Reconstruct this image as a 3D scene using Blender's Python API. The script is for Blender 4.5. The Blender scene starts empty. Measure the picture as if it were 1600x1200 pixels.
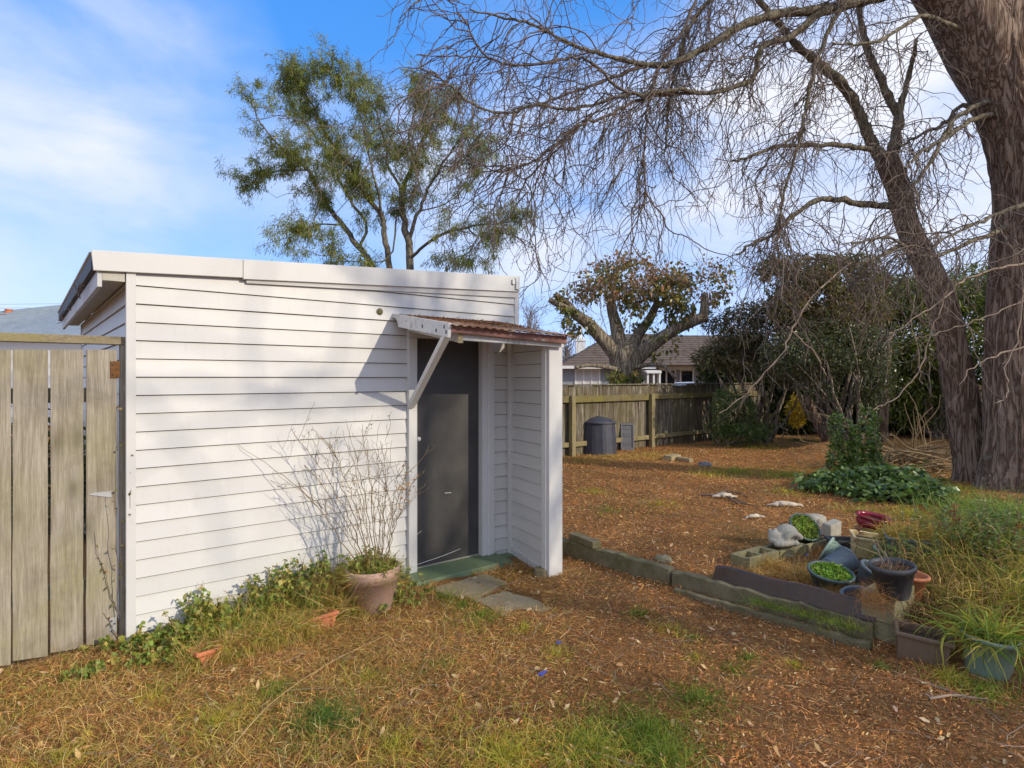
import bpy, bmesh, math, random
import numpy as np
from mathutils import Vector, Matrix, noise as mnoise

rng = np.random.default_rng(11)
random.seed(5)
scene = bpy.context.scene
COL = scene.collection
R = math.radians

# ------------------------------------------------------------------ camera geometry of the place
FX, CX, CY, CAMH = 942.0, 800.0, 591.0, 1.7
def P(px, py, Y):
    return np.array(((px - CX) / FX * Y, Y, CAMH - (py - CY) / FX * Y))
def G(px, py, z=0.0):
    return P(px, py, FX * (CAMH - z) / (py - CY))
# shed frame: x along the front wall, y into the shed
SA = math.atan2(.630, .776)
SU = np.array((math.cos(SA), math.sin(SA), 0)); SW = np.array((-math.sin(SA), math.cos(SA), 0))
SO = np.array((-2.446, 3.86, 0.0))
def sx(px, d=0.0):
    t = (px - CX) / FX
    Y = (d + SO[0]*SW[0] + SO[1]*SW[1]) / (t*SW[0] + SW[1])
    return (t*Y - SO[0])*SU[0] + (Y - SO[1])*SU[1]
def sz(px, py, d=0.0):
    t = (px - CX) / FX
    Y = (d + SO[0]*SW[0] + SO[1]*SW[1]) / (t*SW[0] + SW[1])
    return CAMH - (py - CY) / FX * Y
def L2W(x, y, z=0.0):
    return SO + SU*x + SW*y + np.array((0, 0, z))
KN = np.array((.748, .663)); KP = np.array((0.497, 5.84))
def sstep(a, b, x):
    t = np.clip((x - a) / (b - a), 0, 1); return t*t*(3 - 2*t)
def gh(x, y):
    x = np.asarray(x, float); y = np.asarray(y, float)
    s = (x - KP[0])*KN[0] + (y - KP[1])*KN[1]
    h = .085 * sstep(.03, .16, s)
    h = h + .010*np.sin(x*2.3 + 1.1*np.sin(y*1.7)) * np.cos(y*2.9 + .6) + .006*np.sin(x*6.1 + y*4.7) + .006*np.cos(y*7.3 - x*3.1)
    d = np.hypot(x - 6.6, y - 12.2)
    h = h + .30*np.exp(-(d/0.8)**2)                    # low heap of leaf mould before the trees
    d2 = np.hypot(x - 6.9, y - 8.4)
    h = h + .10*np.exp(-(d2/1.1)**2)
    h = h + .26*np.exp(-((x - 3.85)/.62)**2 - ((y - 4.75)/.75)**2)
    return h
def onG(px, py, it=4):
    z = 0.0
    for _ in range(it):
        p = G(px, py, z); z = float(gh(p[0], p[1]))
    return np.array((p[0], p[1], z))

# ------------------------------------------------------------------ materials
def new_mat(name):
    m = bpy.data.materials.new(name); m.use_nodes = True
    nt = m.node_tree
    return m, nt, nt.nodes['Principled BSDF'], nt.nodes['Material Output']
def N(nt, typ, props=None, **ins):
    n = nt.nodes.new(typ)
    for k, v in (props or {}).items(): setattr(n, k, v)
    for k, v in ins.items():
        key = int(k[1:]) if k[0] == 'i' and k[1:].isdigit() else k.replace('_', ' ')
        s = n.inputs[key]
        if isinstance(v, bpy.types.NodeSocket): nt.links.new(v, s)
        else: s.default_value = v
    return n
def c4(c): return (c[0], c[1], c[2], 1.0)
def ramp(nt, fac, stops, interp='LINEAR'):
    n = nt.nodes.new('ShaderNodeValToRGB'); n.color_ramp.interpolation = interp
    e = n.color_ramp.elements
    while len(e) < len(stops): e.new(.5)
    for el, (p, c) in zip(e, stops):
        el.position = p; el.color = c4(c) if not isinstance(c, (int, float)) else (c, c, c, 1)
    nt.links.new(fac, n.inputs[0]); return n.outputs[0]
def coords(nt, scale=(1, 1, 1), kind='Object', loc=(0, 0, 0)):
    t = nt.nodes.new('ShaderNodeTexCoord')
    m = N(nt, 'ShaderNodeMapping', Vector=t.outputs[kind], Scale=scale, Location=loc)
    return m.outputs[0]
def noi(nt, vec, scale, detail=5, rough=.6, dist=0.0):
    return N(nt, 'ShaderNodeTexNoise', Vector=vec, Scale=scale, Detail=detail, Roughness=rough, Distortion=dist).outputs['Fac']
def mixc(nt, fac, a, b, mode='MIX'):
    n = nt.nodes.new('ShaderNodeMix'); n.data_type = 'RGBA'; n.blend_type = mode
    for key, v in ((0, fac), (6, a), (7, b)):
        if isinstance(v, bpy.types.NodeSocket): nt.links.new(v, n.inputs[key])
        else: n.inputs[key].default_value = c4(v) if isinstance(v, tuple) else v
    return n.outputs[2]
def bump(nt, bsdf, h, strength=.3, dist=.01):
    b = N(nt, 'ShaderNodeBump', Height=h, Strength=strength, Distance=dist)
    nt.links.new(b.outputs[0], bsdf.inputs['Normal'])
def setb(nt, b, col=None, rough=None, metal=None, spec=None):
    for k, v in (('Base Color', col), ('Roughness', rough), ('Metallic', metal), ('Specular IOR Level', spec)):
        if v is None: continue
        if isinstance(v, bpy.types.NodeSocket): nt.links.new(v, b.inputs[k])
        else: b.inputs[k].default_value = c4(v) if isinstance(v, tuple) else v

def m_paint(name, base, dirt, amount=.5, peel=0.0, rough=.5):
    m, nt, b, o = new_mat(name)
    v = coords(nt)
    isl = nt.nodes.new('ShaderNodeNewGeometry').outputs['Random Per Island']
    f = ramp(nt, noi(nt, v, 2.2, 6, .65), [(.35, 0), (.8, amount)])
    col = mixc(nt, f, base, dirt)
    f2 = ramp(nt, noi(nt, coords(nt, (1, 1, .25)), 26, 4, .7), [(.55, 0), (.85, amount*.8)])
    col = mixc(nt, f2, col, tuple(x*.8 for x in dirt))
    iv = N(nt, 'ShaderNodeMapRange', Value=isl, i3=.93, i4=1.03).outputs[0]
    col = mixc(nt, 1.0, col, N(nt, 'ShaderNodeCombineColor', Red=iv, Green=iv, Blue=iv).outputs[0], 'MULTIPLY')
    if peel:
        f3 = ramp(nt, noi(nt, coords(nt, loc=(3, 1, 2)), 17, 6, .7), [(.62 - peel*.08, 0), (.66 - peel*.08, 1)])
        col = mixc(nt, f3, col, (.40, .39, .38))
    setb(nt, b, col, rough)
    bump(nt, b, noi(nt, coords(nt, (1, 1, 3)), 60, 4), .12, .004)
    return m
def m_wood(name, dark, mid, light, moss=None, mossamt=.3, axis='z', stain=None, scale=1.0):
    m, nt, b, o = new_mat(name)
    sc = {'z': (14*scale, 14*scale, .7), 'x': (.7, 14*scale, 14*scale), 'y': (14*scale, .7, 14*scale)}[axis]
    v = coords(nt, sc)
    info = nt.nodes.new('ShaderNodeNewGeometry')
    off = N(nt, 'ShaderNodeVectorMath', {'operation': 'SCALE'}, i0=(37., 19., 11.), Scale=info.outputs['Random Per Island'])
    v2 = N(nt, 'ShaderNodeVectorMath', {'operation': 'ADD'}, i0=v, i1=off.outputs[0]).outputs[0]
    g = noi(nt, v2, 2.6, 8, .7, 1.2)
    col = ramp(nt, g, [(.25, dark), (.48, mid), (.75, light)])
    kn = N(nt, 'ShaderNodeTexVoronoi', Vector=N(nt, 'ShaderNodeVectorMath', {'operation': 'ADD'}, i0=coords(nt, (5, 5, 2.1) if axis == 'z' else (2.1, 5, 5)), i1=off.outputs[0]).outputs[0], Scale=1.0)
    kf = ramp(nt, kn.outputs['Distance'], [(.04, .75), (.16, .25), (.3, 0)])
    col = mixc(nt, kf, col, tuple(x*.45 for x in dark))
    rv = N(nt, 'ShaderNodeMapRange', Value=info.outputs['Random Per Island'], i3=.72, i4=1.16).outputs[0]
    col = mixc(nt, 1.0, col, N(nt, 'ShaderNodeCombineColor', Red=rv, Green=rv, Blue=rv).outputs[0], 'MULTIPLY')
    big = noi(nt, coords(nt), 2.1, 5, .6, .4)
    if stain:
        sf = ramp(nt, noi(nt, coords(nt, (9, 9, .9)), 2.2, 5, .7, .5), [(.40, 0), (.54, .9)])
        col = mixc(nt, sf, col, stain)
        dk = N(nt, 'ShaderNodeMath', {'operation': 'MULTIPLY'}, i0=ramp(nt, info.outputs['Random Per Island'], [(.50, 0), (.54, .85)], 'LINEAR'), i1=ramp(nt, noi(nt, coords(nt, (2, 2, 1.1)), 1.6, 4, .6), [(.36, .2), (.56, 1)])).outputs[0]
        col = mixc(nt, dk, col, tuple(x*1.25 for x in stain))
    if moss:
        mf = ramp(nt, big, [(.42, 0), (.72, mossamt)])
        col = mixc(nt, mf, col, moss)
    fg = noi(nt, N(nt, 'ShaderNodeVectorMath', {'operation': 'MULTIPLY'}, i0=v2, i1=(3.2, 3.2, 3.2)).outputs[0], 3.4, 4, .6)
    col = mixc(nt, ramp(nt, fg, [(.46, .0), (.62, .55)]), col, tuple(x*.55 for x in mid))
    st2 = ramp(nt, noi(nt, coords(nt, loc=(3, 8, 2)), 3.1, 6, .65, .6), [(.48, 0), (.72, .55)])
    col = mixc(nt, st2, col, tuple(x*.8 for x in dark))
    setb(nt, b, col, .85, spec=.25)
    bump(nt, b, N(nt, 'ShaderNodeMath', {'operation': 'ADD'}, i0=g, i1=fg).outputs[0], .5, .006)
    return m
def m_concrete(name, c1, c2, moss=None, amt=.4, scale=7):
    m, nt, b, o = new_mat(name)
    v = coords(nt, kind='Object')
    f = noi(nt, v, scale, 8, .7)
    col = mixc(nt, ramp(nt, f, [(.3, 0), (.7, 1)]), c1, c2)
    sp = ramp(nt, noi(nt, v, scale*18, 3, .7), [(.4, 0), (.7, .5)])
    col = mixc(nt, sp, col, tuple(x*.55 for x in c1))
    if moss:
        col = mixc(nt, ramp(nt, noi(nt, coords(nt, loc=(5, 2, 1)), 5, 6, .7), [(.45, 0), (.68, amt)]), col, moss)
    setb(nt, b, col, .9, spec=.2)
    bump(nt, b, noi(nt, v, scale*9, 6, .7), .6, .008)
    return m
def m_plastic(name, base, dirt=(.16, .12, .08), amt=.4, rough=.45):
    m, nt, b, o = new_mat(name)
    f = ramp(nt, noi(nt, coords(nt), 9, 7, .7, .5), [(.42, 0), (.75, amt)])
    col = mixc(nt, f, base, dirt)
    f2 = ramp(nt, noi(nt, coords(nt, (1, 1, .3)), 40, 4, .7), [(.5, 0), (.8, .35)])
    col = mixc(nt, f2, col, tuple(min(1, x*1.7 + .03) for x in base))
    setb(nt, b, col, ramp(nt, f, [(0, rough), (1, .8)]))
    bump(nt, b, noi(nt, coords(nt), 70, 4), .1, .003)
    return m
def m_bark(name, dark, mid, light, lichen=None, scale=1.0, strength=.9):
    m, nt, b, o = new_mat(name)
    v = coords(nt, (11*scale, 11*scale, 1.1*scale))
    rn = noi(nt, v, 1.1, 3, .55, .9)
    e = N(nt, 'ShaderNodeMath', {'operation': 'ABSOLUTE'}, i0=N(nt, 'ShaderNodeMath', {'operation': 'SUBTRACT'}, i0=rn, i1=.5).outputs[0]).outputs[0]
    e = ramp(nt, e, [(.0, 0), (.11, 1)])
    n1 = noi(nt, coords(nt, (14*scale, 14*scale, 3*scale)), 2, 8, .7, .6)
    h = N(nt, 'ShaderNodeMath', {'operation': 'MULTIPLY_ADD'}, i0=e, i1=.6, i2=n1).outputs[0]
    col = ramp(nt, h, [(.35, dark), (.75, mid), (1.15, light)])
    if lichen:
        col = mixc(nt, ramp(nt, noi(nt, coords(nt, loc=(2, 7, 1)), 9, 7, .75), [(.56, 0), (.66, .65)]), col, lichen)
    setb(nt, b, col, .9, spec=.15)
    bump(nt, b, h, strength, .03)
    return m
def m_leaf(name, trans=.35, rough=.45, spec=.4):
    m, nt, b, o = new_mat(name)
    a = N(nt, 'ShaderNodeVertexColor'); a.layer_name = 'col'
    setb(nt, b, a.outputs[0], rough, spec=spec)
    t = N(nt, 'ShaderNodeBsdfTranslucent', Color=mixc(nt, 1.0, a.outputs[0], (1.15, 1.2, .7), 'MULTIPLY'))
    mx = N(nt, 'ShaderNodeMixShader', Fac=trans)
    nt.links.new(b.outputs[0], mx.inputs[1]); nt.links.new(t.outputs[0], mx.inputs[2])
    nt.links.new(mx.outputs[0], o.inputs[0])
    return m
def m_plain(name, base, rough=.6, metal=0.0, var=.25, scale=12):
    m, nt, b, o = new_mat(name)
    f = ramp(nt, noi(nt, coords(nt), scale, 6, .65), [(.3, 0), (.75, 1)])
    setb(nt, b, mixc(nt, f, tuple(x*(1 - var) for x in base), tuple(min(1, x*(1 + var)) for x in base)), rough, metal)
    bump(nt, b, f, .08, .004)
    return m

M = {}
M['paint'] = m_paint('white_weatherboard_paint', (.625, .62, .60), (.52, .49, .43), .35)
M['paint_trim'] = m_paint('white_trim_paint', (.645, .64, .62), (.53, .50, .44), .3, .0)
M['paint_old'] = m_paint('peeling_white_paint', (.66, .66, .65), (.48, .48, .47), .5, .6, .65)
M['groove'] = m_plain('dirty_board_joint', (.20, .16, .11), .9)
M['door'] = m_paint('charcoal_door_paint', (.042, .039, .037), (.10, .093, .085), .7, 0, .5)
M['green'] = m_paint('green_sill_paint', (.135, .20, .105), (.19, .21, .13), .5, .0, .6)
M['gate'] = m_wood('weathered_grey_pine', (.18, .145, .10), (.41, .36, .28), (.57, .52, .43), (.27, .26, .07), .45)
M['gate_rail'] = m_wood('mossy_rail_wood', (.20, .16, .09), (.36, .30, .19), (.46, .40, .28), (.27, .25, .06), .6, 'x')
M['fence'] = m_wood('stained_fence_paling', (.13, .105, .075), (.34, .305, .235), (.50, .47, .39), (.20, .18, .05), .35, 'z', (.065, .045, .026))
M['fence_rail'] = m_wood('mossy_fence_rail', (.10, .08, .04), (.22, .18, .09), (.34, .29, .16), (.24, .21, .025), .95, 'x')
M['post'] = m_wood('fence_post_wood', (.16, .13, .06), (.34, .28, .15), (.45, .38, .22), (.18, .17, .05), .5)
M['timber'] = m_wood('raw_timber', (.28, .22, .12), (.46, .38, .22), (.58, .49, .32), None, 0, 'x')
M['pinkwood'] = m_paint('faded_red_fascia', (.26, .11, .085), (.20, .13, .10), .5, .3, .7)
M['concrete'] = m_concrete('mossy_concrete', (.15, .125, .075), (.27, .23, .14), (.095, .095, .025), .75)
M['concrete_y'] = m_concrete('lichen_concrete', (.22, .195, .11), (.36, .325, .20), (.16, .16, .04), .5)
M['paver'] = m_concrete('paver_concrete', (.27, .215, .135), (.40, .33, .22), (.19, .17, .05), .5, 4)
M['stone'] = m_concrete('pale_stone', (.34, .32, .26), (.52, .49, .42), (.33, .31, .17), .45, 9)
M['terracotta'] = m_plastic('terracotta_orange', (.52, .17, .07), (.34, .18, .10), .6, .75)
M['pinkpot'] = m_plastic('faded_pink_terracotta', (.47, .30, .235), (.40, .33, .26), .7, .75)
M['blackpot'] = m_plastic('black_nursery_plastic', (.045, .047, .055), (.16, .15, .14), .55, .42)
M['tealpot'] = m_plastic('teal_plastic', (.25, .36, .29), (.32, .35, .27), .5, .45)
M['tealdark'] = m_plastic('dark_teal_plastic', (.065, .12, .115), (.12, .12, .09), .55, .45)
M['bluegrey'] = m_plastic('blue_grey_plastic', (.09, .125, .16), (.16, .17, .17), .6, .4)
M['yellowpot'] = m_plastic('sandy_yellow_ceramic', (.60, .47, .24), (.40, .28, .13), .5, .55)
M['redpot'] = m_plastic('red_glaze', (.23, .012, .03), (.16, .02, .03), .3, .12)
M['brownbox'] = m_plastic('brown_plastic', (.16, .105, .065), (.13, .09, .06), .6, .6)
M['bin'] = m_plastic('compost_bin_plastic', (.042, .046, .068), (.12, .12, .13), .4, .5)
M['bin_grey'] = m_plastic('grey_panel_plastic', (.12, .12, .135), (.17, .165, .16), .5, .6)
M['bark'] = m_bark('willow_bark', (.06, .036, .026), (.19, .125, .088), (.33, .24, .18), (.27, .28, .22), 1.0, 1.0)
M['bark2'] = m_bark('smooth_limb_bark', (.06, .048, .03), (.15, .125, .08), (.24, .21, .15), (.30, .31, .24), 1.6, .5)
M['bark_green'] = m_bark('green_grey_bark', (.05, .043, .03), (.14, .12, .085), (.23, .20, .15), None, 1.6, .5)
M['bark_ivy'] = m_bark('pollard_bark', (.07, .05, .035), (.20, .16, .115), (.36, .31, .24), (.26, .27, .16), 1.3, .8)
M['twig'] = m_plain('twig_bark', (.145, .105, .078), .7, 0, .5, 3)
M['twig_grey'] = m_plain('grey_twig_bark', (.20, .165, .14), .8, 0, .35, 3)
M['twig_pale'] = m_plain('pale_dead_wood', (.33, .245, .175), .8, 0, .3, 5)
M['bleached'] = m_plain('bleached_dead_wood', (.58, .50, .39), .8, 0, .25, 9)
M['stem'] = m_plain('dead_shrub_stem', (.26, .18, .085), .8, 0, .3, 5)
M['stalk'] = m_plain('dry_stalk', (.42, .30, .13), .8, 0, .3, 5)
M['leaf'] = m_leaf('leaf_soft')
M['leaf_gloss'] = m_leaf('leaf_glossy', .24, .30, .55)
M['litter'] = m_leaf('dead_leaf', .12, .75, .2)
M['grass'] = m_leaf('grass_blade', .3, .6, .25)
M['rust'] = None
M['rusthinge'] = m_concrete('rusty_steel', (.16, .065, .025), (.28, .14, .05), (.08, .045, .03), .7, 40)
M['galv'] = m_plain('galvanised_steel', (.55, .55, .54), .45, .6, .2, 30)
M['dark_metal'] = m_plain('dark_roof_edge', (.035, .034, .037), .6, 0, .3)
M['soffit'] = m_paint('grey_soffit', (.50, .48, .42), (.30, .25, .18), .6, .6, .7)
M['shaded_eave'] = m_paint('shaded_eave_paint', (.62, .62, .63), (.40, .39, .37), .5, .8, .65)  # peeling white paint, with the eave's bluish shade mixed into its colour
M['glass'] = m_plain('window_glass', (.025, .03, .04), .08, 0, .2)
M['curtain'] = m_plain('pale_curtain', (.60, .60, .60), .8, 0, .1)
M['housewall'] = m_paint('blue_grey_house_wall', (.30, .33, .38), (.24, .26, .29), .3)
M['white'] = m_paint('house_white_trim', (.78, .78, .77), (.6, .6, .58), .3)
M['cable'] = m_plain('cable_black', (.03, .03, .035), .6)
M['brick'] = m_concrete('brown_brick', (.22, .15, .10), (.34, .24, .16), None, 0, 6)
M['flashing'] = m_plastic('brown_painted_steel', (.040, .021, .010), (.12, .06, .028), .5, .35)
M['soil'] = m_concrete('dark_soil', (.05, .035, .025), (.10, .07, .045), None, 0, 20)
M['vanpaint'] = m_plain('white_vehicle_paint', (.78, .79, .80), .25, 0, .03)
M['tyre'] = m_plain('tyre_rubber', (.03, .03, .03), .8)

def _rust():
    m, nt, b, o = new_mat('rusted_corrugated_iron')
    f = noi(nt, coords(nt), 5.5, 8, .72, .4)
    col = ramp(nt, f, [(.30, (.09, .045, .025)), (.46, (.22, .105, .05)), (.54, (.27, .165, .10)), (.60, (.34, .31, .28)), (.8, (.44, .42, .40))])
    col = mixc(nt, ramp(nt, noi(nt, coords(nt, loc=(4, 4, 4)), 30, 5, .7), [(.5, 0), (.7, .6)]), col, (.20, .085, .035))
    setb(nt, b, col, .75, 0.0)
    bump(nt, b, f, .3, .01)
    return m
M['rust'] = _rust()
def _tiles(name, c1, c2, course=.33):
    m, nt, b, o = new_mat(name)
    f = noi(nt, coords(nt), 3.5, 7, .7)
    col = mixc(nt, ramp(nt, f, [(.3, 0), (.7, 1)]), c1, c2)
    setb(nt, b, col, .85); bump(nt, b, noi(nt, coords(nt), 25, 4), .4, .02)
    return m
M['tiles'] = _tiles('brown_roof_tiles', (.085, .060, .045), (.17, .125, .095))
M['blueroof'] = _tiles('grey_blue_steel_roof', (.20, .25, .31), (.28, .33, .39))

def _ground():
    m, nt, b, o = new_mat('leaf_strewn_soil')
    v = coords(nt, kind='Object')
    f = noi(nt, v, 1.1, 8, .7)
    col = ramp(nt, f, [(.25, (.16, .074, .026)), (.5, (.30, .142, .046)), (.75, (.42, .225, .075))])
    fine = noi(nt, v, 42, 6, .75, .8)
    col = mixc(nt, ramp(nt, fine, [(.35, 0), (.65, .7)]), col, (.38, .22, .10))
    col = mixc(nt, ramp(nt, noi(nt, v, 75, 4, .7), [(.52, 0), (.66, .75)]), col, (.055, .034, .02))
    gr = ramp(nt, noi(nt, v, .55, 6, .65, .4), [(.52, 0), (.68, .5)])
    col = mixc(nt, gr, col, (.13, .12, .035))
    setb(nt, b, col, .95, spec=.1)
    bump(nt, b, N(nt, 'ShaderNodeMath', {'operation': 'ADD'}, i0=fine, i1=noi(nt, v, 12, 5)).outputs[0], .9, .03)
    return m
M['ground'] = _ground()

# ------------------------------------------------------------------ mesh helpers
def mesh_np(name, verts, loops, sizes, mat, colors=None, smooth=False):
    me = bpy.data.meshes.new(name)
    verts = np.ascontiguousarray(verts, dtype=np.float32); loops = np.ascontiguousarray(loops, dtype=np.int32)
    sizes = np.ascontiguousarray(sizes, dtype=np.int32)
    me.vertices.add(len(verts)); me.vertices.foreach_set('co', verts.ravel())
    me.loops.add(len(loops)); me.loops.foreach_set('vertex_index', loops)
    me.polygons.add(len(sizes))
    starts = np.zeros(len(sizes), np.int32); starts[1:] = np.cumsum(sizes)[:-1]
    me.polygons.foreach_set('loop_start', starts)
    if colors is not None:
        a = me.color_attributes.new('col', 'FLOAT_COLOR', 'POINT')
        cc = np.ones((len(verts), 4), np.float32); cc[:, :3] = colors
        a.data.foreach_set('color', cc.ravel())
    me.update(calc_edges=True); me.validate()
    me.shade_smooth() if smooth else me.shade_flat()
    if mat: me.materials.append(mat)
    return me
class MB:
    def __init__(s): s.v = []; s.f = []; s.mi = []; s.cur = 0
    def add(s, vs, fs):
        s.mi += [s.cur]*len(fs); k = len(s.v); s.v += [tuple(float(c) for c in v) for v in vs]; s.f += [tuple(i + k for i in f) for f in fs]; return s
    def box(s, x0, x1, y0, y1, z0, z1):
        return s.add([(x0, y0, z0), (x1, y0, z0), (x1, y1, z0), (x0, y1, z0), (x0, y0, z1), (x1, y0, z1), (x1, y1, z1), (x0, y1, z1)],
                     [(0, 3, 2, 1), (4, 5, 6, 7), (0, 1, 5, 4), (1, 2, 6, 5), (2, 3, 7, 6), (3, 0, 4, 7)])
    def hexa(s, b, t):   # bottom 4 points, top 4 points
        return s.add(list(b) + list(t), [(0, 3, 2, 1), (4, 5, 6, 7), (0, 1, 5, 4), (1, 2, 6, 5), (2, 3, 7, 6), (3, 0, 4, 7)])
    def prism(s, poly, vec):   # polygon extruded along vec
        n = len(poly); v = np.array(vec); a = [np.array(p) for p in poly]
        return s.add(a + [p + v for p in a], [tuple(range(n - 1, -1, -1)), tuple(range(n, 2*n))] + [(i, (i + 1) % n, n + (i + 1) % n, n + i) for i in range(n)])
    def beam(s, a, b, w, h, up=(0, 0, 1)):
        a = np.array(a, float); b = np.array(b, float); d = b - a; d /= np.linalg.norm(d)
        sd = np.cross(d, np.array(up, float)); sd /= np.linalg.norm(sd); u = np.cross(sd, d)
        q = [sd*w/2*i + u*h/2*j for i, j in ((-1, -1), (1, -1), (1, 1), (-1, 1))]
        return s.prism([a + k for k in q], b - a)
    def lathe(s, prof, n=28, c=(0, 0, 0), closed=False):
        k = len(prof); vs = []; fs = []
        for i in range(n):
            a = 2*math.pi*i/n
            for r, z in prof: vs.append((c[0] + r*math.cos(a), c[1] + r*math.sin(a), c[2] + z))
        for i in range(n):
            for j in range(k - 1):
                i2 = (i + 1) % n; fs.append((i*k + j, i2*k + j, i2*k + j + 1, i*k + j + 1))
        return s.add(vs, fs)
    def tube(s, pts, r, n=6):
        V, F = tube1(np.array(pts, float), np.broadcast_to(np.array(r, float), (len(pts),)), n)
        return s.add(V, F)
    def mesh(s, name, mat, smooth=False):
        me = bpy.data.meshes.new(name); me.from_pydata(s.v, [], s.f)
        if not isinstance(mat, (list, tuple)): mat = [mat]
        if len(mat) > 1: me.polygons.foreach_set('material_index', s.mi)
        me.validate()
        bm = bmesh.new(); bm.from_mesh(me); bmesh.ops.recalc_face_normals(bm, faces=bm.faces); bm.to_mesh(me); bm.free()
        for k in mat: me.materials.append(k)
        me.shade_smooth() if smooth else me.shade_flat()
        return me
def tube1(pts, rad, n):
    T = np.gradient(pts, axis=0); T /= np.linalg.norm(T, axis=1)[:, None] + 1e-9
    ref = np.array((.31, .87, .38)) if abs(T[0, 2]) > .6 else np.array((.1, .2, .97))
    A = np.cross(T, ref); A /= np.linalg.norm(A, axis=1)[:, None] + 1e-9
    B = np.cross(T, A); ang = np.arange(n)*2*math.pi/n
    V = pts[:, None] + rad[:, None, None]*(np.cos(ang)[None, :, None]*A[:, None] + np.sin(ang)[None, :, None]*B[:, None])
    F = [(i*n + j, i*n + (j + 1) % n, (i + 1)*n + (j + 1) % n, (i + 1)*n + j) for i in range(len(pts) - 1) for j in range(n)]
    F += [tuple(range(n - 1, -1, -1)), tuple((len(pts) - 1)*n + j for j in range(n))]
    return V.reshape(-1, 3), F
def obj(name, me, parent=None, bevel=0.0, smooth_angle=None):
    o = bpy.data.objects.new(name, me); COL.objects.link(o)
    if parent is not None:
        o.parent = parent
        if parent.get('_w'): o.matrix_parent_inverse = Matrix(MATS[parent.name]).inverted()
    if bevel:
        b = o.modifiers.new('edge', 'BEVEL'); b.width = bevel; b.segments = 2; b.limit_method = 'ANGLE'; b.angle_limit = R(40)
    return o
MATS = {}
def tag(o, label=None, cat=None, group=None, kind=None):
    if label: o['label'] = label
    if cat: o['category'] = cat
    if group: o['group'] = group
    if kind: o['kind'] = kind
    return o
def thing(name, label, cat, loc=(0, 0, 0), rotz=0.0, group=None, world=True):
    """Empty at a thing's base. world=True: its parts are modelled in world coordinates."""
    o = bpy.data.objects.new(name, None); COL.objects.link(o)
    o.location = [float(c) for c in loc]; o.rotation_euler = (0, 0, rotz); o.empty_display_size = .2
    mw = Matrix.Translation([float(c) for c in loc]) @ Matrix.Rotation(rotz, 4, 'Z')
    MATS[o.name] = mw
    o['_w'] = 1 if world else 0
    return tag(o, label, cat, group)
def struct(name, me): return tag(obj(name, me), kind='structure')

# ---- batches
class Tubes:
    def __init__(s): s.V = []; s.Lp = []; s.S = []; s.n = 0
    def add(s, pts, rad, sides=3):
        """pts (N,m,3), rad (N,m)"""
        pts = np.asarray(pts, float); rad = np.asarray(rad, float)
        if pts.ndim == 2: pts = pts[None]; rad = rad[None]
        Nn, m, _ = pts.shape
        T = np.gradient(pts, axis=1); T /= np.linalg.norm(T, axis=2)[..., None] + 1e-9
        ref = rng.normal(size=(Nn, 1, 3)); ref /= np.linalg.norm(ref, axis=2)[..., None]
        tm = T.mean(axis=1, keepdims=True); tm /= np.linalg.norm(tm, axis=2)[..., None] + 1e-9
        ref = ref - (ref*tm).sum(2)[..., None]*tm; ref /= np.linalg.norm(ref, axis=2)[..., None] + 1e-9
        A = np.cross(T, ref); A /= np.linalg.norm(A, axis=2)[..., None] + 1e-9
        B = np.cross(T, A)
        a = np.arange(sides)*2*math.pi/sides
        V = pts[:, :, None] + rad[:, :, None, None]*(np.cos(a)[None, None, :, None]*A[:, :, None] + np.sin(a)[None, None, :, None]*B[:, :, None])
        idx = (np.arange(Nn*m*sides).reshape(Nn, m, sides)) + s.n
        i0 = idx[:, :-1]; i1 = idx[:, 1:]
        q = np.stack([i0, np.roll(i0, -1, 2), np.roll(i1, -1, 2), i1], -1).reshape(-1, 4)
        s.V.append(V.reshape(-1, 3)); s.Lp.append(q.ravel()); s.S.append(np.full(len(q), 4)); s.n += Nn*m*sides
        return s
    def mesh(s, name, mat, smooth=True):
        return mesh_np(name, np.concatenate(s.V), np.concatenate(s.Lp), np.concatenate(s.S), mat, None, smooth)
def unit(a): return a / (np.linalg.norm(a, axis=-1, keepdims=True) + 1e-9)
def walk(starts, dirs, lengths, nseg, turn, pull=(0, 0, 0), rg=None):
    rg = rg or rng
    Nn = len(starts); pts = np.zeros((Nn, nseg + 1, 3)); pts[:, 0] = starts; d = unit(np.array(dirs, float))
    step = (np.asarray(lengths)/nseg)[:, None]
    for i in range(nseg):
        d = unit(d + rg.normal(size=(Nn, 3))*turn + np.asarray(pull))
        pts[:, i + 1] = pts[:, i] + d*step*rg.uniform(.7, 1.3, (Nn, 1))
    return pts
def spawn(pts, n, lo=.15, hi=1.0):
    """n random points on N polylines -> positions, tangents, index, t"""
    Nn, m, _ = pts.shape
    k = rng.integers(0, Nn, n); t = rng.uniform(lo, hi, n)*(m - 1.001); i = t.astype(int); f = (t - i)[:, None]
    p = pts[k, i]*(1 - f) + pts[k, i + 1]*f
    return p, unit(pts[k, i + 1] - pts[k, i]), k, t/(m - 1)
def smooth_path(ctrl, n):
    """ctrl (k, c) Catmull-Rom resampled to n rows"""
    c = np.asarray(ctrl, float); k = len(c)
    e = np.vstack([2*c[0] - c[1], c, 2*c[-1] - c[-2]])
    t = np.linspace(0, k - 1.0001, n); i = t.astype(int); f = (t - i)[:, None]
    p0, p1, p2, p3 = e[i], e[i + 1], e[i + 2], e[i + 3]
    return .5*((2*p1) + (-p0 + p2)*f + (2*p0 - 5*p1 + 4*p2 - p3)*f*f + (-p0 + 3*p1 - 3*p2 + p3)*f**3)
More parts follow.
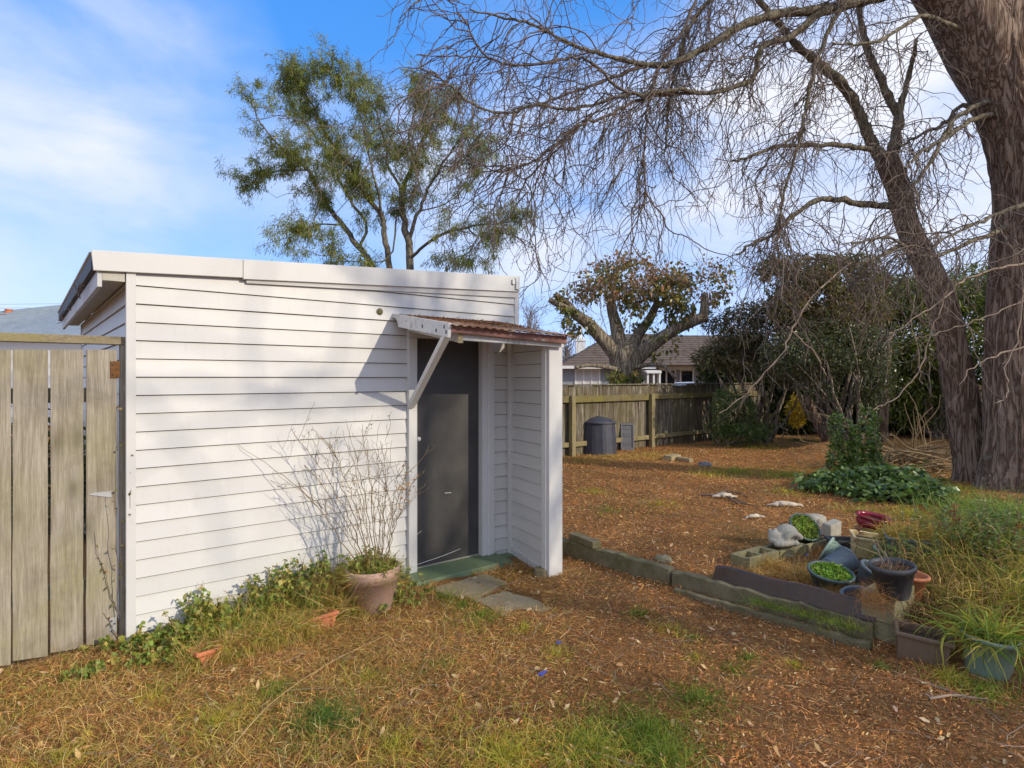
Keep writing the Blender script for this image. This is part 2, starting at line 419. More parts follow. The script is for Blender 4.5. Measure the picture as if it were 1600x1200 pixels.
def blades(base, dirs, L, W, bend, cols, side=None, prof=(.12, 1, 0)):
    """leaf or blade cards of real size: 5 points each, folded down along bend. returns verts, loops, sizes, colours"""
    base = np.asarray(base, float); n = len(base); d = unit(np.asarray(dirs, float))
    if side is None: side = unit(np.cross(d, unit(rng.normal(size=(n, 3)))))
    L = np.broadcast_to(L, (n,))[:, None]; W = np.broadcast_to(W, (n,))[:, None]; bend = np.broadcast_to(bend, (n,))[:, None]
    dn = np.array((0, 0, -1.0))
    mid = base + d*L*.5 + dn*bend*L*.12
    tip = base + d*L*.96 + dn*bend*L*.5
    V = np.stack([base - side*W*prof[0]*.5, base + side*W*prof[0]*.5, mid + side*W*.5, mid - side*W*.5, tip], 1)
    i = np.arange(n)[:, None]*5
    Lp = np.concatenate([i + np.array([[0, 1, 2, 3]]), i + np.array([[3, 2, 4]])], 1).ravel()
    S = np.tile([4, 3], n)
    C = np.repeat(np.asarray(cols), 5, axis=0)
    return V.reshape(-1, 3), Lp, S, C
class Leaves:
    def __init__(s): s.V = []; s.L = []; s.S = []; s.C = []; s.n = 0
    def add(s, *a, **k):
        V, Lp, S, C = blades(*a, **k)
        s.V.append(V); s.L.append(Lp + s.n); s.S.append(S); s.C.append(C); s.n += len(V); return s
    def mesh(s, name, mat):
        return mesh_np(name, np.concatenate(s.V), np.concatenate(s.L), np.concatenate(s.S), mat, np.concatenate(s.C))
class Ribbons:
    """long bending blades: strips of quads that taper to a point"""
    def __init__(s): s.V = []; s.L = []; s.C = []; s.n = 0
    def add(s, pts, W, cols):
        Nn, m, _ = pts.shape
        T = np.gradient(pts, axis=1); sd = unit(np.cross(T, unit(rng.normal(size=(Nn, 1, 3)))))
        w = (np.broadcast_to(W, (Nn,))[:, None]*np.interp(np.linspace(0, 1, m), [0, .3, 1], [.7, 1, .12])[None])[..., None]*.5
        V = np.stack([pts - sd*w, pts + sd*w], 2)
        idx = np.arange(Nn*m*2).reshape(Nn, m, 2) + s.n
        q = np.stack([idx[:, :-1, 0], idx[:, :-1, 1], idx[:, 1:, 1], idx[:, 1:, 0]], -1).reshape(-1, 4)
        s.V.append(V.reshape(-1, 3)); s.L.append(q); s.C.append(np.repeat(np.asarray(cols), 2*m, axis=0)); s.n += Nn*m*2
        return s
    def mesh(s, name, mat):
        q = np.concatenate(s.L)
        return mesh_np(name, np.concatenate(s.V), q.ravel(), np.full(len(q), 4), mat, np.concatenate(s.C))
def pal(n, cols, jitter=.22, w=None):
    cols = np.asarray(cols, float); k = rng.choice(len(cols), n, p=None if w is None else np.array(w)/np.sum(w))
    return np.clip(cols[k]*rng.lognormal(0, jitter, (n, 1))*rng.normal(1, .06, (n, 3)), .003, .95)
def sph(n):
    return unit(rng.normal(size=(n, 3)))

# ------------------------------------------------------------------ camera, world, sun
cam = bpy.data.cameras.new('camera'); co = bpy.data.objects.new('camera', cam); COL.objects.link(co)
co.location = (0, 0, CAMH); co.rotation_euler = (R(90), 0, 0)
cam.sensor_width = 36; cam.lens = FX/1600*36; cam.shift_y = -(600 - CY)/1600; cam.clip_end = 3000; cam.clip_start = .05
scene.camera = co
SUND = unit(np.array((.80, -.46, .43)))
sun = bpy.data.lights.new('sun', 'SUN'); so = bpy.data.objects.new('sun', sun); COL.objects.link(so)
sun.energy = 2.95; sun.angle = R(.53); sun.color = (1, .88, .69)
so.rotation_euler = Vector(-SUND).to_track_quat('-Z', 'Y').to_euler(); so.location = (20, -10, 20)
W = bpy.data.worlds.new('World'); scene.world = W; W.use_nodes = True
nt = W.node_tree; nt.nodes.clear()
sky = N(nt, 'ShaderNodeTexSky'); sky.sky_type = 'NISHITA'; sky.sun_disc = False
sky.sun_elevation = math.asin(SUND[2]); sky.sun_rotation = math.atan2(SUND[0], SUND[1])
sky.air_density = .8; sky.dust_density = .0; sky.ozone_density = 3.0
tc = N(nt, 'ShaderNodeTexCoord'); dirv = N(nt, 'ShaderNodeVectorMath', {'operation': 'NORMALIZE'}, i0=tc.outputs['Generated']).outputs[0]
warp = N(nt, 'ShaderNodeTexNoise', Vector=dirv, Scale=3.2, Detail=6.0, Roughness=.55)
wv = N(nt, 'ShaderNodeVectorMath', {'operation': 'MULTIPLY_ADD'}, i0=warp.outputs['Color'], i1=(.24, .24, .24), i2=dirv)
wv = N(nt, 'ShaderNodeVectorMath', {'operation': 'SUBTRACT'}, i0=wv.outputs[0], i1=(.12, .12, .12))
wdir = N(nt, 'ShaderNodeVectorMath', {'operation': 'NORMALIZE'}, i0=wv.outputs[0]).outputs[0]
acc = None
for px, py, rad, amp in ((-40, 170, 13, .66), (150, 190, 10, .50), (330, 270, 10, .72), (60, 20, 11, .50), (250, 40, 7, .30), (470, 280, 7, .36), (580, 310, 9, .55), (760, 310, 10, .66), (950, 290, 13, .76), (1130, 240, 13, .66),
                         (1400, 230, 20, .80), (1250, 60, 10, .40), (760, -10, 6, .22), (1700, 100, 22, .7), (-500, 100, 24, .6)):
    acc_d = unit(np.array(((px - CX)/FX, 1.0, (CY - py)/FX)))
    acc_l = (acc_d, rad, amp)
    CL = globals().setdefault('CLOUDS', []); CL.append((acc_d, rad, amp*(.43 if px < 700 else .58)))
for az, el, rad, amp in ((120, 55, 40, .85), (180, 30, 45, .9), (-120, 30, 45, .85), (-60, 60, 30, .7), (90, 20, 30, .6), (0, 85, 20, .4)):  # unseen clouds outside the view, added to turn the ambient light neutral
    CLOUDS.append((np.array((math.sin(R(az))*math.cos(R(el)), math.cos(R(az))*math.cos(R(el)), math.sin(R(el)))), rad, amp))
for d, rad, amp in CLOUDS:
    dt = N(nt, 'ShaderNodeVectorMath', {'operation': 'DOT_PRODUCT'}, i0=wdir, i1=tuple(d)).outputs['Value']
    mr = N(nt, 'ShaderNodeMapRange', {'interpolation_type': 'SMOOTHERSTEP'}, Value=dt, i1=math.cos(R(rad*1.25)), i2=1.0, i3=0.0, i4=amp).outputs[0]
    if acc is None: acc = mr
    else:   # screen
        a = N(nt, 'ShaderNodeMath', {'operation': 'SUBTRACT'}, i0=1.0, i1=acc); b_ = N(nt, 'ShaderNodeMath', {'operation': 'SUBTRACT'}, i0=1.0, i1=mr)
        c_ = N(nt, 'ShaderNodeMath', {'operation': 'MULTIPLY'}, i0=a.outputs[0], i1=b_.outputs[0])
        acc = N(nt, 'ShaderNodeMath', {'operation': 'SUBTRACT'}, i0=1.0, i1=c_.outputs[0]).outputs[0]
strv = N(nt, 'ShaderNodeMapping', Vector=dirv, Scale=(1.0, 1.0, 2.6)).outputs[0]
tex = N(nt, 'ShaderNodeTexNoise', Vector=strv, Scale=3.2, Detail=8.0, Roughness=.52, Distortion=.25).outputs['Fac']
tf = N(nt, 'ShaderNodeMapRange', Value=tex, i1=.32, i2=.66, i3=.30, i4=1.40).outputs[0]
cf = N(nt, 'ShaderNodeMath', {'operation': 'MULTIPLY', 'use_clamp': True}, i0=acc, i1=tf).outputs[0]
SKYS = .12
sc1 = N(nt, 'ShaderNodeVectorMath', {'operation': 'SCALE'}, i0=sky.outputs[0], Scale=SKYS).outputs[0]
gm = N(nt, 'ShaderNodeGamma', Color=sc1, Gamma=.34).outputs[0]
hs = N(nt, 'ShaderNodeHueSaturation', Hue=.506, Saturation=2.5, Value=.80, Color=gm).outputs[0]
dz_ = N(nt, 'ShaderNodeSeparateXYZ', Vector=dirv).outputs['Z']
hzf = N(nt, 'ShaderNodeMapRange', {'interpolation_type': 'SMOOTHSTEP'}, Value=dz_, i1=.02, i2=.20, i3=.85, i4=0.0).outputs[0]
hs = mixc(nt, hzf, hs, (.36, .56, .80))
hs = mixc(nt, 1.0, hs, (1.05, .99, 1.22), 'MULTIPLY')
skymix = mixc(nt, cf, hs, (.655, .675, .76))
skymix = N(nt, 'ShaderNodeVectorMath', {'operation': 'SCALE'}, i0=skymix, Scale=1.22/SKYS).outputs[0]
bg = N(nt, 'ShaderNodeBackground', Color=skymix, Strength=SKYS)
wo = N(nt, 'ShaderNodeOutputWorld'); nt.links.new(bg.outputs[0], wo.inputs[0])
scene.view_settings.view_transform = 'Standard'; scene.view_settings.look = 'None'
scene.view_settings.exposure = .24; scene.view_settings.gamma = 1
scene.render.resolution_x = 1024; scene.render.resolution_y = 768
scene.cycles.max_bounces = 6; scene.cycles.transparent_max_bounces = 8

# ------------------------------------------------------------------ ground
def axis(parts):
    out = []
    for a, b, s in parts: out += list(np.arange(a, b, s))
    return np.array(out + [parts[-1][1]])
gx = axis([(-600, -100, 60), (-100, -20, 8), (-20, -4, .8), (-4, 9, .075), (9, 22, .65), (22, 100, 8), (100, 600, 60)])
gy = axis([(-200, -20, 20), (-20, 1, 1.0), (1, 14, .075), (14, 26, .6), (26, 100, 8), (100, 1200, 90)])
X, Y = np.meshgrid(gx, gy, indexing='ij'); Z = gh(X, Y)
fine = np.array([mnoise.fractal(Vector((a*3.1, b*3.1, 0)), 1.0, 2.0, 4) for a, b in zip(X.ravel(), Y.ravel())]).reshape(X.shape)
near = (X > -4) & (X < 9) & (Y > 1) & (Y < 14)
Z = Z + np.where(near, fine*.012, 0)
idx = np.arange(X.size).reshape(X.shape)
q = np.stack([idx[:-1, :-1], idx[1:, :-1], idx[1:, 1:], idx[:-1, 1:]], -1).reshape(-1, 4)
struct('ground', mesh_np('ground', np.stack([X, Y, Z], -1).reshape(-1, 3), q.ravel(), np.full(len(q), 4), M['ground'], None, True))
def gz(x, y): return gh(x, y)

# ------------------------------------------------------------------ the white shed (local frame: x along the front, y inwards)
XR, DEP = 3.20, 3.9
def zr(x): return 2.487 + (x + .208)*(.198/3.382)
BP = .1177; B0 = 1.704 - 14*BP
shed = thing('shed', 'white weatherboard garden shed with a sloping roof and dark door', 'shed', SO, SA, world=False)
def clip_top(poly, f):      # polygon of (x, z) kept below z = f(x)
    out = []
    for i in range(len(poly)):
        a, b = poly[i], poly[(i + 1) % len(poly)]
        da, db = f(a[0]) - a[1], f(b[0]) - b[1]
        if da >= 0: out.append(a)
        if da*db < 0:
            t = da/(da - db); out.append((a[0] + (b[0] - a[0])*t, a[1] + (b[1] - a[1])*t))
    return out
def boards(mb, spans, kmin, kmax, place, top=None, back=True):
    """weatherboards; spans(k) -> list of (a, b); place(s, out, z) -> 3-D point"""
    for k in range(kmin, kmax):
        z0 = B0 + k*BP + .006; z1 = B0 + (k + 1)*BP
        for a, b in spans(k):
            j = random.uniform(-.0012, .0012)
            poly = [(a, z0), (b, z0), (b, z1), (a, z1)]
            if top: poly = clip_top(poly, top)
            if len(poly) < 3: continue
            def out(z): return .017 + j - .014*(z - z0)/(z1 - z0)
            mb.cur = 0
            f = [place(x, out(z), z) for x, z in poly]; r = [place(x, -.004, z) for x, z in poly]; n = len(poly)
            mb.add(f + r, [tuple(range(n)), tuple(range(2*n - 1, n - 1, -1))] + [(i, n + i, n + (i + 1) % n, (i + 1) % n) for i in range(n)])
            mb.cur = 1
            if top:
                xs = [a + (b - a)*i/200 for i in range(201) if top(a + (b - a)*i/200) > z0 + .004]
                if not xs: continue
                a, b = xs[0], xs[-1]
            mb.add([place(a, 0, z0 - .008), place(b, 0, z0 - .008), place(b, 0, z0 + .004), place(a, 0, z0 + .004)], [(0, 1, 2, 3)])
XJ0, XJ1 = 1.996, 2.909        # outer edges of the door frame
wf = MB()
def spans_front(k):
    z = B0 + (k + .5)*BP
    if z < 2.05: return [(.03, XJ0 + .005), (XJ1 - .005, 3.12)]
    return [(.03, XR - .03)]
boards(wf, spans_front, -1, 22, lambda s, o, z: (s, -o, z), lambda x: zr(x) - .07)
wf.cur = 0
wf.hexa([(.0, .006, -.05), (XJ0 + .01, .006, -.05), (XJ0 + .01, .09, -.05), (0, .09, -.05)], [(0, .006, zr(0) - .06), (XJ0 + .01, .006, zr(XJ0) - .06), (XJ0 + .01, .09, zr(XJ0) - .06), (0, .09, zr(0) - .06)])
wf.hexa([(XJ1 - .01, .006, -.05), (XR, .006, -.05), (XR, .09, -.05), (XJ1 - .01, .09, -.05)], [(XJ1 - .01, .006, zr(XJ1) - .06), (XR, .006, zr(XR) - .06), (XR, .09, zr(XR) - .06), (XJ1 - .01, .09, zr(XJ1) - .06)])
wf.hexa([(XJ0 + .01, .006, 2.045), (XJ1 - .01, .006, 2.045), (XJ1 - .01, .09, 2.045), (XJ0 + .01, .09, 2.045)], [(XJ0 + .01, .006, zr(XJ0) - .06), (XJ1 - .01, .006, zr(XJ1) - .06), (XJ1 - .01, .09, zr(XJ1) - .06), (XJ0 + .01, .09, zr(XJ0) - .06)])
obj('front_wall', wf.mesh('front_wall', [M['paint'], M['groove']]), shed)
wl = MB(); boards(wl, lambda k: [(.02, DEP - .05)], -1, 20, lambda s, o, z: (-o, s, z), lambda x: 2.315)
wl.cur = 0; wl.box(.004, .09, .1, DEP - .02, -.05, 2.31)
wl.box(-.02, .004, DEP - .05, DEP, -.05, 2.31)
obj('side_wall', wl.mesh('side_wall', [M['paint'], M['groove']]), shed)
wr = MB(); boards(wr, lambda k: [(.02, DEP - .02)], -1, 23, lambda s, o, z: (XR + o, s, z), lambda x: zr(XR) - .06)
wr.cur = 0; wr.box(XR - .09, XR - .004, .1, DEP - .02, -.05, zr(XR) - .07)
obj('side_wall', wr.mesh('side_wall', [M['paint'], M['groove']]), shed)
wb = MB(); boards(wb, lambda k: [(.02, XR - .02)], -1, 23, lambda s, o, z: (s, DEP + o, z), lambda x: zr(x) - .07)
wb.cur = 0; wb.hexa([(.1, DEP - .09, -.05), (XR - .1, DEP - .09, -.05), (XR - .1, DEP - .004, -.05), (.1, DEP - .004, -.05)], [(.1, DEP - .09, zr(.1) - .07), (XR - .1, DEP - .09, zr(XR) - .07), (XR - .1, DEP - .004, zr(XR) - .07), (.1, DEP - .004, zr(.1) - .07)])
obj('back_wall', wb.mesh('back_wall', [M['paint'], M['groove']]), shed)
fl = MB(); fl.box(.1, XR - .1, .1, DEP - .1, .0, .05); obj('floor_slab', fl.mesh('floor_slab', M['concrete']), shed)
obj('corner_trim', MB().box(-.024, .03, -.024, .02, -.06, zr(0) - .115).mesh('corner_trim', M['paint_trim']), shed, .003)
obj('corner_trim', MB().box(XR - .03, XR + .024, -.022, .02, 2.16, zr(XR) - .15).mesh('corner_trim', M['paint_trim']), shed, .003)
# fascia in two lengths along the slope; the second laps the first
def slope_board(x0, x1, y0, y1, t, b0, b1, skew=0.0):
    return MB().hexa([(x0 + skew, y0, zr(x0) - b0), (x1, y0, zr(x1) - b1), (x1, y1, zr(x1) - b1), (x0 + skew, y1, zr(x0) - b0)],
                     [(x0, y0, zr(x0) - t), (x1, y0, zr(x1) - t), (x1, y1, zr(x1) - t), (x0, y1, zr(x0) - t)])
obj('fascia_board', slope_board(-.208, .672, -.047, -.021, 0, .124, .130, .012).mesh('fascia_board', M['paint_trim']), shed, .003)
obj('fascia_board', slope_board(.672, XR + .004, -.054, -.022, .001, .140, .150).mesh('fascia_board', M['paint_trim']), shed, .003)
strip = MB().hexa([(.70, -.030, zr(.70) - .165), (XR, -.030, zr(XR) - .205), (XR, -.02, zr(XR) - .205), (.70, -.02, zr(.70) - .165)],
                  [(.70, -.036, zr(.70) - .141), (XR, -.036, zr(XR) - .151), (XR, -.02, zr(XR) - .151), (.70, -.02, zr(.70) - .141)])
obj('packing_strip', strip.mesh('packing_strip', M['paint']), shed)
br = MB(); br.box(3.10, 3.13, -.075, -.056, 2.60, 2.645); br.box(3.145, 3.165, -.072, -.056, 2.555, 2.665); br.box(3.165, 3.196, -.068, -.056, 2.55, 2.585)
obj('metal_bracket', br.mesh('metal_bracket', M['galv']), shed, .002)
# corrugated roof
def corrugated(mb, origin, du, dv, nu, pitch, amp, th=.0012, per=8):
    o = np.array(origin, float); du = np.array(du, float); dv = np.array(dv, float)   # ridges run along dv, wave along du
    n = int(nu*per) + 1; up = np.cross(du, dv); up /= np.linalg.norm(up); Lu = np.linalg.norm(du)
    V = []
    for j in range(2):
        for i in range(n):
            t = i/(n - 1); h = amp*math.sin(2*math.pi*t*Lu/pitch)
            V.append(o + du*t + dv*j + up*h)
    V2 = [v - up*max(th, .002) for v in V]
    F = [(i, i + 1, n + i + 1, n + i) for i in range(n - 1)]
    k = 2*n
    F += [(k + i, k + n + i, k + n + i + 1, k + i + 1) for i in range(n - 1)]
    F += [(i, k + i, k + i + 1, i + 1) for i in range(n - 1)] + [(n + i, n + i + 1, k + n + i + 1, k + n + i) for i in range(n - 1)]
    mb.add(V + V2, F)
mr_ = MB(); corrugated(mr_, (-.215, -.02, zr(-.215) - .012), (0, DEP + .5, 0), (XR + .25, 0, zr(XR + .035) - zr(-.215)), 54, .0762, .008)
obj('corrugated_roof', mr_.mesh('corrugated_roof', M['galv'], True), shed)
obj('roof_gutter', MB().box(-.206, -.130, -.019, DEP + .42, zr(-.2) - .115, zr(-.2) - .024).mesh('roof_gutter', M['dark_metal']), shed, .003)
obj('eave_board', MB().hexa([(-.175, -.018, 2.268), (-.150, -.018, 2.268), (-.150, DEP + .3, 2.268), (-.175, DEP + .3, 2.268)], [(-.175, -.018, 2.371), (-.150, -.018, 2.371), (-.150, DEP + .3, 2.371), (-.175, DEP + .3, 2.371)]).mesh('eave_board', M['shaded_eave']), shed, .002)
obj('batten_end', MB().box(-.149, -.118, -.017, .03, 2.31, 2.345).mesh('batten_end', M['paint_trim']), shed, .002)
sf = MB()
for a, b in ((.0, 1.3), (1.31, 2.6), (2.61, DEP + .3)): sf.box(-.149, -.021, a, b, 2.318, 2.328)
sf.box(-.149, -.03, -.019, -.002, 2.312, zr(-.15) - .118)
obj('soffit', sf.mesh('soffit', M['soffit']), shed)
vt = Tubes()
for k in range(7):
    y = random.uniform(.3, 3.6)
    p = smooth_path([(-.19, y, 2.40), (-.22, y + .06, 2.33 + random.uniform(-.03, .04)), (-.20, y + .2, 2.30 + random.uniform(-.03, .06)), (-.23, y + random.uniform(.25, .45), 2.36 + random.uniform(-.1, .06))], 12)
    vt.add(p, np.full(12, .004), 5)
obj('dead_vine', vt.mesh('dead_vine', M['twig']), shed)
# door
obj('door_jamb', MB().box(XJ0, 2.076, -.045, .07, -.02, 2.045).mesh('door_jamb', M['paint_trim']), shed, .003)
jr = MB(); jr.box(2.775, 2.835, -.030, .07, .03, 2.045); jr.box(2.835, 2.862, -.046, .05, .03, 2.045); jr.box(2.862, XJ1, -.036, .05, .03, 2.045)
obj('door_jamb', jr.mesh('door_jamb', M['paint_trim']), shed, .003)
obj('door_head', MB().box(XJ0 - .002, XJ1 + .002, -.040, .07, 2.046, 2.10).mesh('door_head', M['paint_trim']), shed, .003)
dr = MB(); dr.box(2.079, 2.772, .030, .066, .062, 2.042)
door = obj('door', dr.mesh('door', M['door']), shed, .002)
kn = MB(); kn.lathe([(0, -.022), (.012, -.021), (.016, -.014), (.012, -.006), (.016, 0), (0, 0)], 16)
kn.v = [(2.125 + v[0]*1.25, .0295 + v[2]*1.3, 1.175 + v[1]*1.25) for v in kn.v]
obj('door_knob', kn.mesh('door_knob', M['white'], True), door)
for x0, z0, l, s in ((2.11, .085, .26, .10), (2.37, .11, .2, .16), (2.40, .67, .07, -.06), (2.10, .34, .06, .5)):
    scuff = MB().hexa([(x0, .0285, z0), (x0 + l, .0285, z0 + s*l), (x0 + l, .030, z0 + s*l), (x0, .030, z0)], [(x0, .0285, z0 + .005), (x0 + l, .0285, z0 + s*l + .004), (x0 + l, .030, z0 + s*l + .004), (x0, .030, z0 + .005)])
    obj('paint_scuff', scuff.mesh('paint_scuff', M['paint_old']), door)
sl = MB(); sl.hexa([(XJ0 - .06, -.27, -.03), (3.0, -.27, -.03), (3.0, .05, -.03), (XJ0 - .06, .05, -.03)], [(XJ0 - .06, -.262, .042), (2.93, -.262, .042), (2.93, .05, .056), (XJ0 - .06, .05, .056)])
sl.box(2.905, 3.10, -.12, -.02, -.03, .03)
obj('door_sill', sl.mesh('door_sill', M['green']), shed, .006)
obj('sill_seal', MB().box(2.079, 2.774, .012, .029, .0565, .066).mesh('sill_seal', M['stone']), shed)
# porch: screen wall on the right, post, little rusty roof, barge board and strut
def sw(s, o, z):    # the screen runs from the wall outwards, closing slightly
    return (3.13 - .155*s/.72 - o, -s, z)
ps = MB(); boards(ps, lambda k: [(.07, .70)], 0, 17, sw)
ps.cur = 0
ps.prism([(3.136, -.02, .0), (3.195, -.02, .0), (3.09, -.715, .0), (2.981, -.715, .0)], (0, 0, 2.03))
obj('porch_screen', ps.mesh('porch_screen', [M['paint'], M['groove']]), shed)
obj('porch_trim', MB().box(3.075, 3.134, -.075, -.018, .01, 2.06).mesh('porch_trim', M['paint_trim']), shed, .003)
obj('porch_trim', MB().hexa([sw(.08, .03, .02), sw(.70, .03, -.01), sw(.70, .0, -.01), sw(.08, .0, .02)], [sw(.08, .03, .085), sw(.70, .03, .055), sw(.70, .0, .055), sw(.08, 0, .085)]).mesh('porch_trim', M['paint_old']), shed, .004)
obj('porch_post', MB().box(2.955, 3.112, -.745, -.716, -.025, 1.985).mesh('porch_post', M['paint_trim']), shed, .004)
obj('porch_post', MB().box(2.940, 2.975, -.715, -.66, -.01, 1.98).mesh('porch_post', M['paint_trim']), shed, .003)
RX0, RX1 = 1.885, 3.09
def prz(d, x=2): return 2.232 - .135*(d/.87) - .02*(x - RX0)/(RX1 - RX0)*(d/.87)
rf = MB(); corrugated(rf, (RX0 - .01, -.012, prz(0)), (RX1 - RX0 + .05, 0, -.03), (0.0, -.90, -.150), 16, .0762, .0062, .003, 10)
pr = obj('porch_roof', rf.mesh('porch_roof', M['rust'], True), shed)
dbr = Leaves(); n = 2600
dx = rng.uniform(RX0 + .02, RX1 - .1, n); dd = rng.uniform(.01, .85, n)*rng.uniform(.3, 1, n)
base = np.stack([dx, -dd, prz(dd, dx) + .008], 1); ddir = sph(n)*np.array((1, 1, .15))
dbr.add(base, ddir, rng.uniform(.015, .05, n), rng.uniform(.003, .008, n), .3, pal(n, [(.24, .10, .04), (.32, .17, .07), (.14, .06, .03)]))
obj('fallen_needles', dbr.mesh('fallen_needles', M['litter']), pr)
bg_ = MB()
prof = [(-.012, 2.240), (-.012, 2.205)] + [(-.012 - .10*math.sin(a), 2.205 - .085*(1 - math.cos(a))*1.0) for a in np.linspace(.3, math.pi/2, 6)] + [(-.855, 1.995), (-.868, 2.100)]
bg_.prism([(1.856, d, z) for d, z in prof], (.028, 0, 0))
bb = obj('barge_board', bg_.mesh('barge_board', M['paint_old']), shed, .003)
for d, z in ((-.50, 2.10), (-.70, 2.055), (-.81, 2.075), (-.835, 2.035)): obj('bolt', MB().box(1.8535, 1.857, d - .007, d + .007, z - .012, z + .014).mesh('bolt', M['dark_metal']), bb)
obj('front_rail', MB().hexa([(1.886, -.855, 2.035), (3.06, -.855, 1.995), (3.06, -.833, 1.995), (1.886, -.833, 2.035)], [(1.886, -.855, 2.080), (3.06, -.855, 2.055), (3.06, -.833, 2.055), (1.886, -.833, 2.080)]).mesh('front_rail', M['pinkwood']), shed, .002)
obj('front_rail', MB().hexa([(2.0, -.80, 1.985), (3.08, -.80, 1.965), (3.08, -.77, 1.965), (2.0, -.77, 1.985)], [(2.0, -.80, 2.055), (3.08, -.80, 2.035), (3.08, -.77, 2.035), (2.0, -.77, 2.055)]).mesh('front_rail', M['paint_old']), shed, .002)
rt_ = MB(); rt_.hexa([(1.975, -.81, 1.965), (2.015, -.81, 1.965), (2.015, -.05, 2.10), (1.975, -.05, 2.10)], [(1.975, -.81, 2.052), (2.015, -.81, 2.052), (2.015, -.05, 2.195), (1.975, -.05, 2.195)])
obj('rafter', rt_.mesh('rafter', M['paint_old']), shed, .002)
obj('rafter', MB().box(1.973, 2.017, -.818, -.8105, 1.962, 2.05).mesh('rafter_end', M['timber']), shed)
obj('brace', MB().beam((1.884, -.80, 2.015), (2.010, -.052, 1.465), .042, .055, (1, 0, 0)).mesh('brace', M['paint_trim']), shed, .003)
pg = MB(); pg.lathe([(0, -.012), (.018, -.012), (.026, -.004), (.028, 0), (0, 0)], 18)
pg.v = [(sx(593, -.01) + v[0], -.017 + v[2], sz(593, 487, -.01) + v[1]) for v in pg.v]
obj('wall_plug', pg.mesh('wall_plug', M['concrete'], True), shed)

# ------------------------------------------------------------------ gate and its frame, left of the shed (same axes)
GD = .05
gate = thing('gate', 'weathered grey wooden paling gate beside the white shed', 'gate', L2W(-.5, GD), SA, world=True)
def gx_(px): return sx(px, GD)
def gboard(xa, xb, ztl, ztr, zbl, zbr, lean=0):
    mb = MB(); n = 7
    jj = [random.uniform(-.003, .003) for _ in range(n + 1)]
    for side in (0,):
        F = []
        V = []
        for i in range(n + 1):
            t = i/n
            zl = zbl + (ztl - zbl)*t; z2 = zbr + (ztr - zbr)*t
            for x, z, y in ((xa + jj[i], zl, GD), (xb + jj[i]*.6, z2, GD), (xb + jj[i]*.6, z2, GD + .022), (xa + jj[i], zl, GD + .022)):
                V.append(L2W(x, y + .004*math.sin(3*t + xa*9), z))
        for i in range(n):
            for a in range(4):
                b = (a + 1) % 4; F.append((i*4 + a, i*4 + b, i*4 + 4 + b, i*4 + 4 + a))
        F += [(3, 2, 1, 0), (n*4, n*4 + 1, n*4 + 2, n*4 + 3)]
        mb.add(V, F)
    return mb
spec = [(-70, -45.5, 547, 1052), (-43, 17.2, 546, 1043), (19, 74.5, 546, 1030), (78.5, 130, 546, 1017), (134.5, 182.5, 546, 1005)]
for a, b, t, bo in spec[1:]:
    xa, xb = gx_(a), gx_(b)
    obj('paling', gboard(xa, xb, sz(a, t, GD), sz(b, t + .5, GD), sz(a, bo + 4, GD), sz(b, bo - 4, GD)).mesh('paling', M['gate']), gate, .003)
def lbox(x0, x1, y0, y1, z0, z1):
    return MB().hexa([L2W(x0, y0, z0), L2W(x1, y0, z0), L2W(x1, y1, z0), L2W(x0, y1, z0)], [L2W(x0, y0, z1), L2W(x1, y0, z1), L2W(x1, y1, z1), L2W(x0, y1, z1)])
for z in (.35, 1.55): obj('gate_rail', lbox(gx_(-43), gx_(181), GD + .028, GD + .07, z, z + .09).mesh('gate_rail', M['gate']), gate, .003)
def hinge_at(px0, px1, py0, py1, mat, holes, nm='hinge', y=GD):
    h = obj(nm, lbox(sx(px0, y), sx(px1, y), y - .006, y - .0006, sz(px0, py1, y), sz(px0, py0, y)).mesh(nm, M[mat]), gate, .001)
    for hx, hy in holes:
        hb = MB()
        c = L2W(sx(hx, y), y - .0075, sz(hx, hy, y)); mm = MB().lathe([(0, 0), (.006, .0), (.005, .003), (0, .004)], 8)
        hb.add([c + SU*v[0] + np.array((0, 0, v[1])) - SW*v[2] for v in mm.v], mm.f)
        obj('screw', hb.mesh('screw', M['dark_metal']), h)
hinge_at(172.5, 187, 564.5, 590.5, 'rusthinge', ((176, 570), (176, 585), (183, 577)))
hinge_at(171, 182, 966, 989, 'galv', ((174, 970), (174, 978), (174, 986), (179, 974)))
st = MB().prism([L2W(sx(138, GD), GD - .007, sz(138, 773, GD)), L2W(sx(174, GD), GD - .007, sz(174, 777, GD)), L2W(sx(174, GD), GD - .007, sz(174, 767, GD)), L2W(sx(146, GD), GD - .007, sz(146, 770, GD))], SW*.006)
obj('strap_hinge', st.mesh('strap_hinge', M['galv']), gate)
gf = thing('boundary_fence', 'mossy wooden top rail and narrow post framing the paling gate', 'fence', L2W(-.05, GD), SA)
obj('top_rail', lbox(gx_(-95), -.018, GD - .015, GD + .075, 1.915, 1.966).mesh('top_rail', M['gate_rail']), gf, .004)
obj('post', lbox(gx_(188), gx_(200), GD - .01, GD + .075, -.05, 1.9145).mesh('post', M['gate']), gf, .004)
obj('post', lbox(gx_(-95), gx_(-80), GD - .01, GD + .075, -.05, 1.9145).mesh('post', M['gate']), gf, .004)
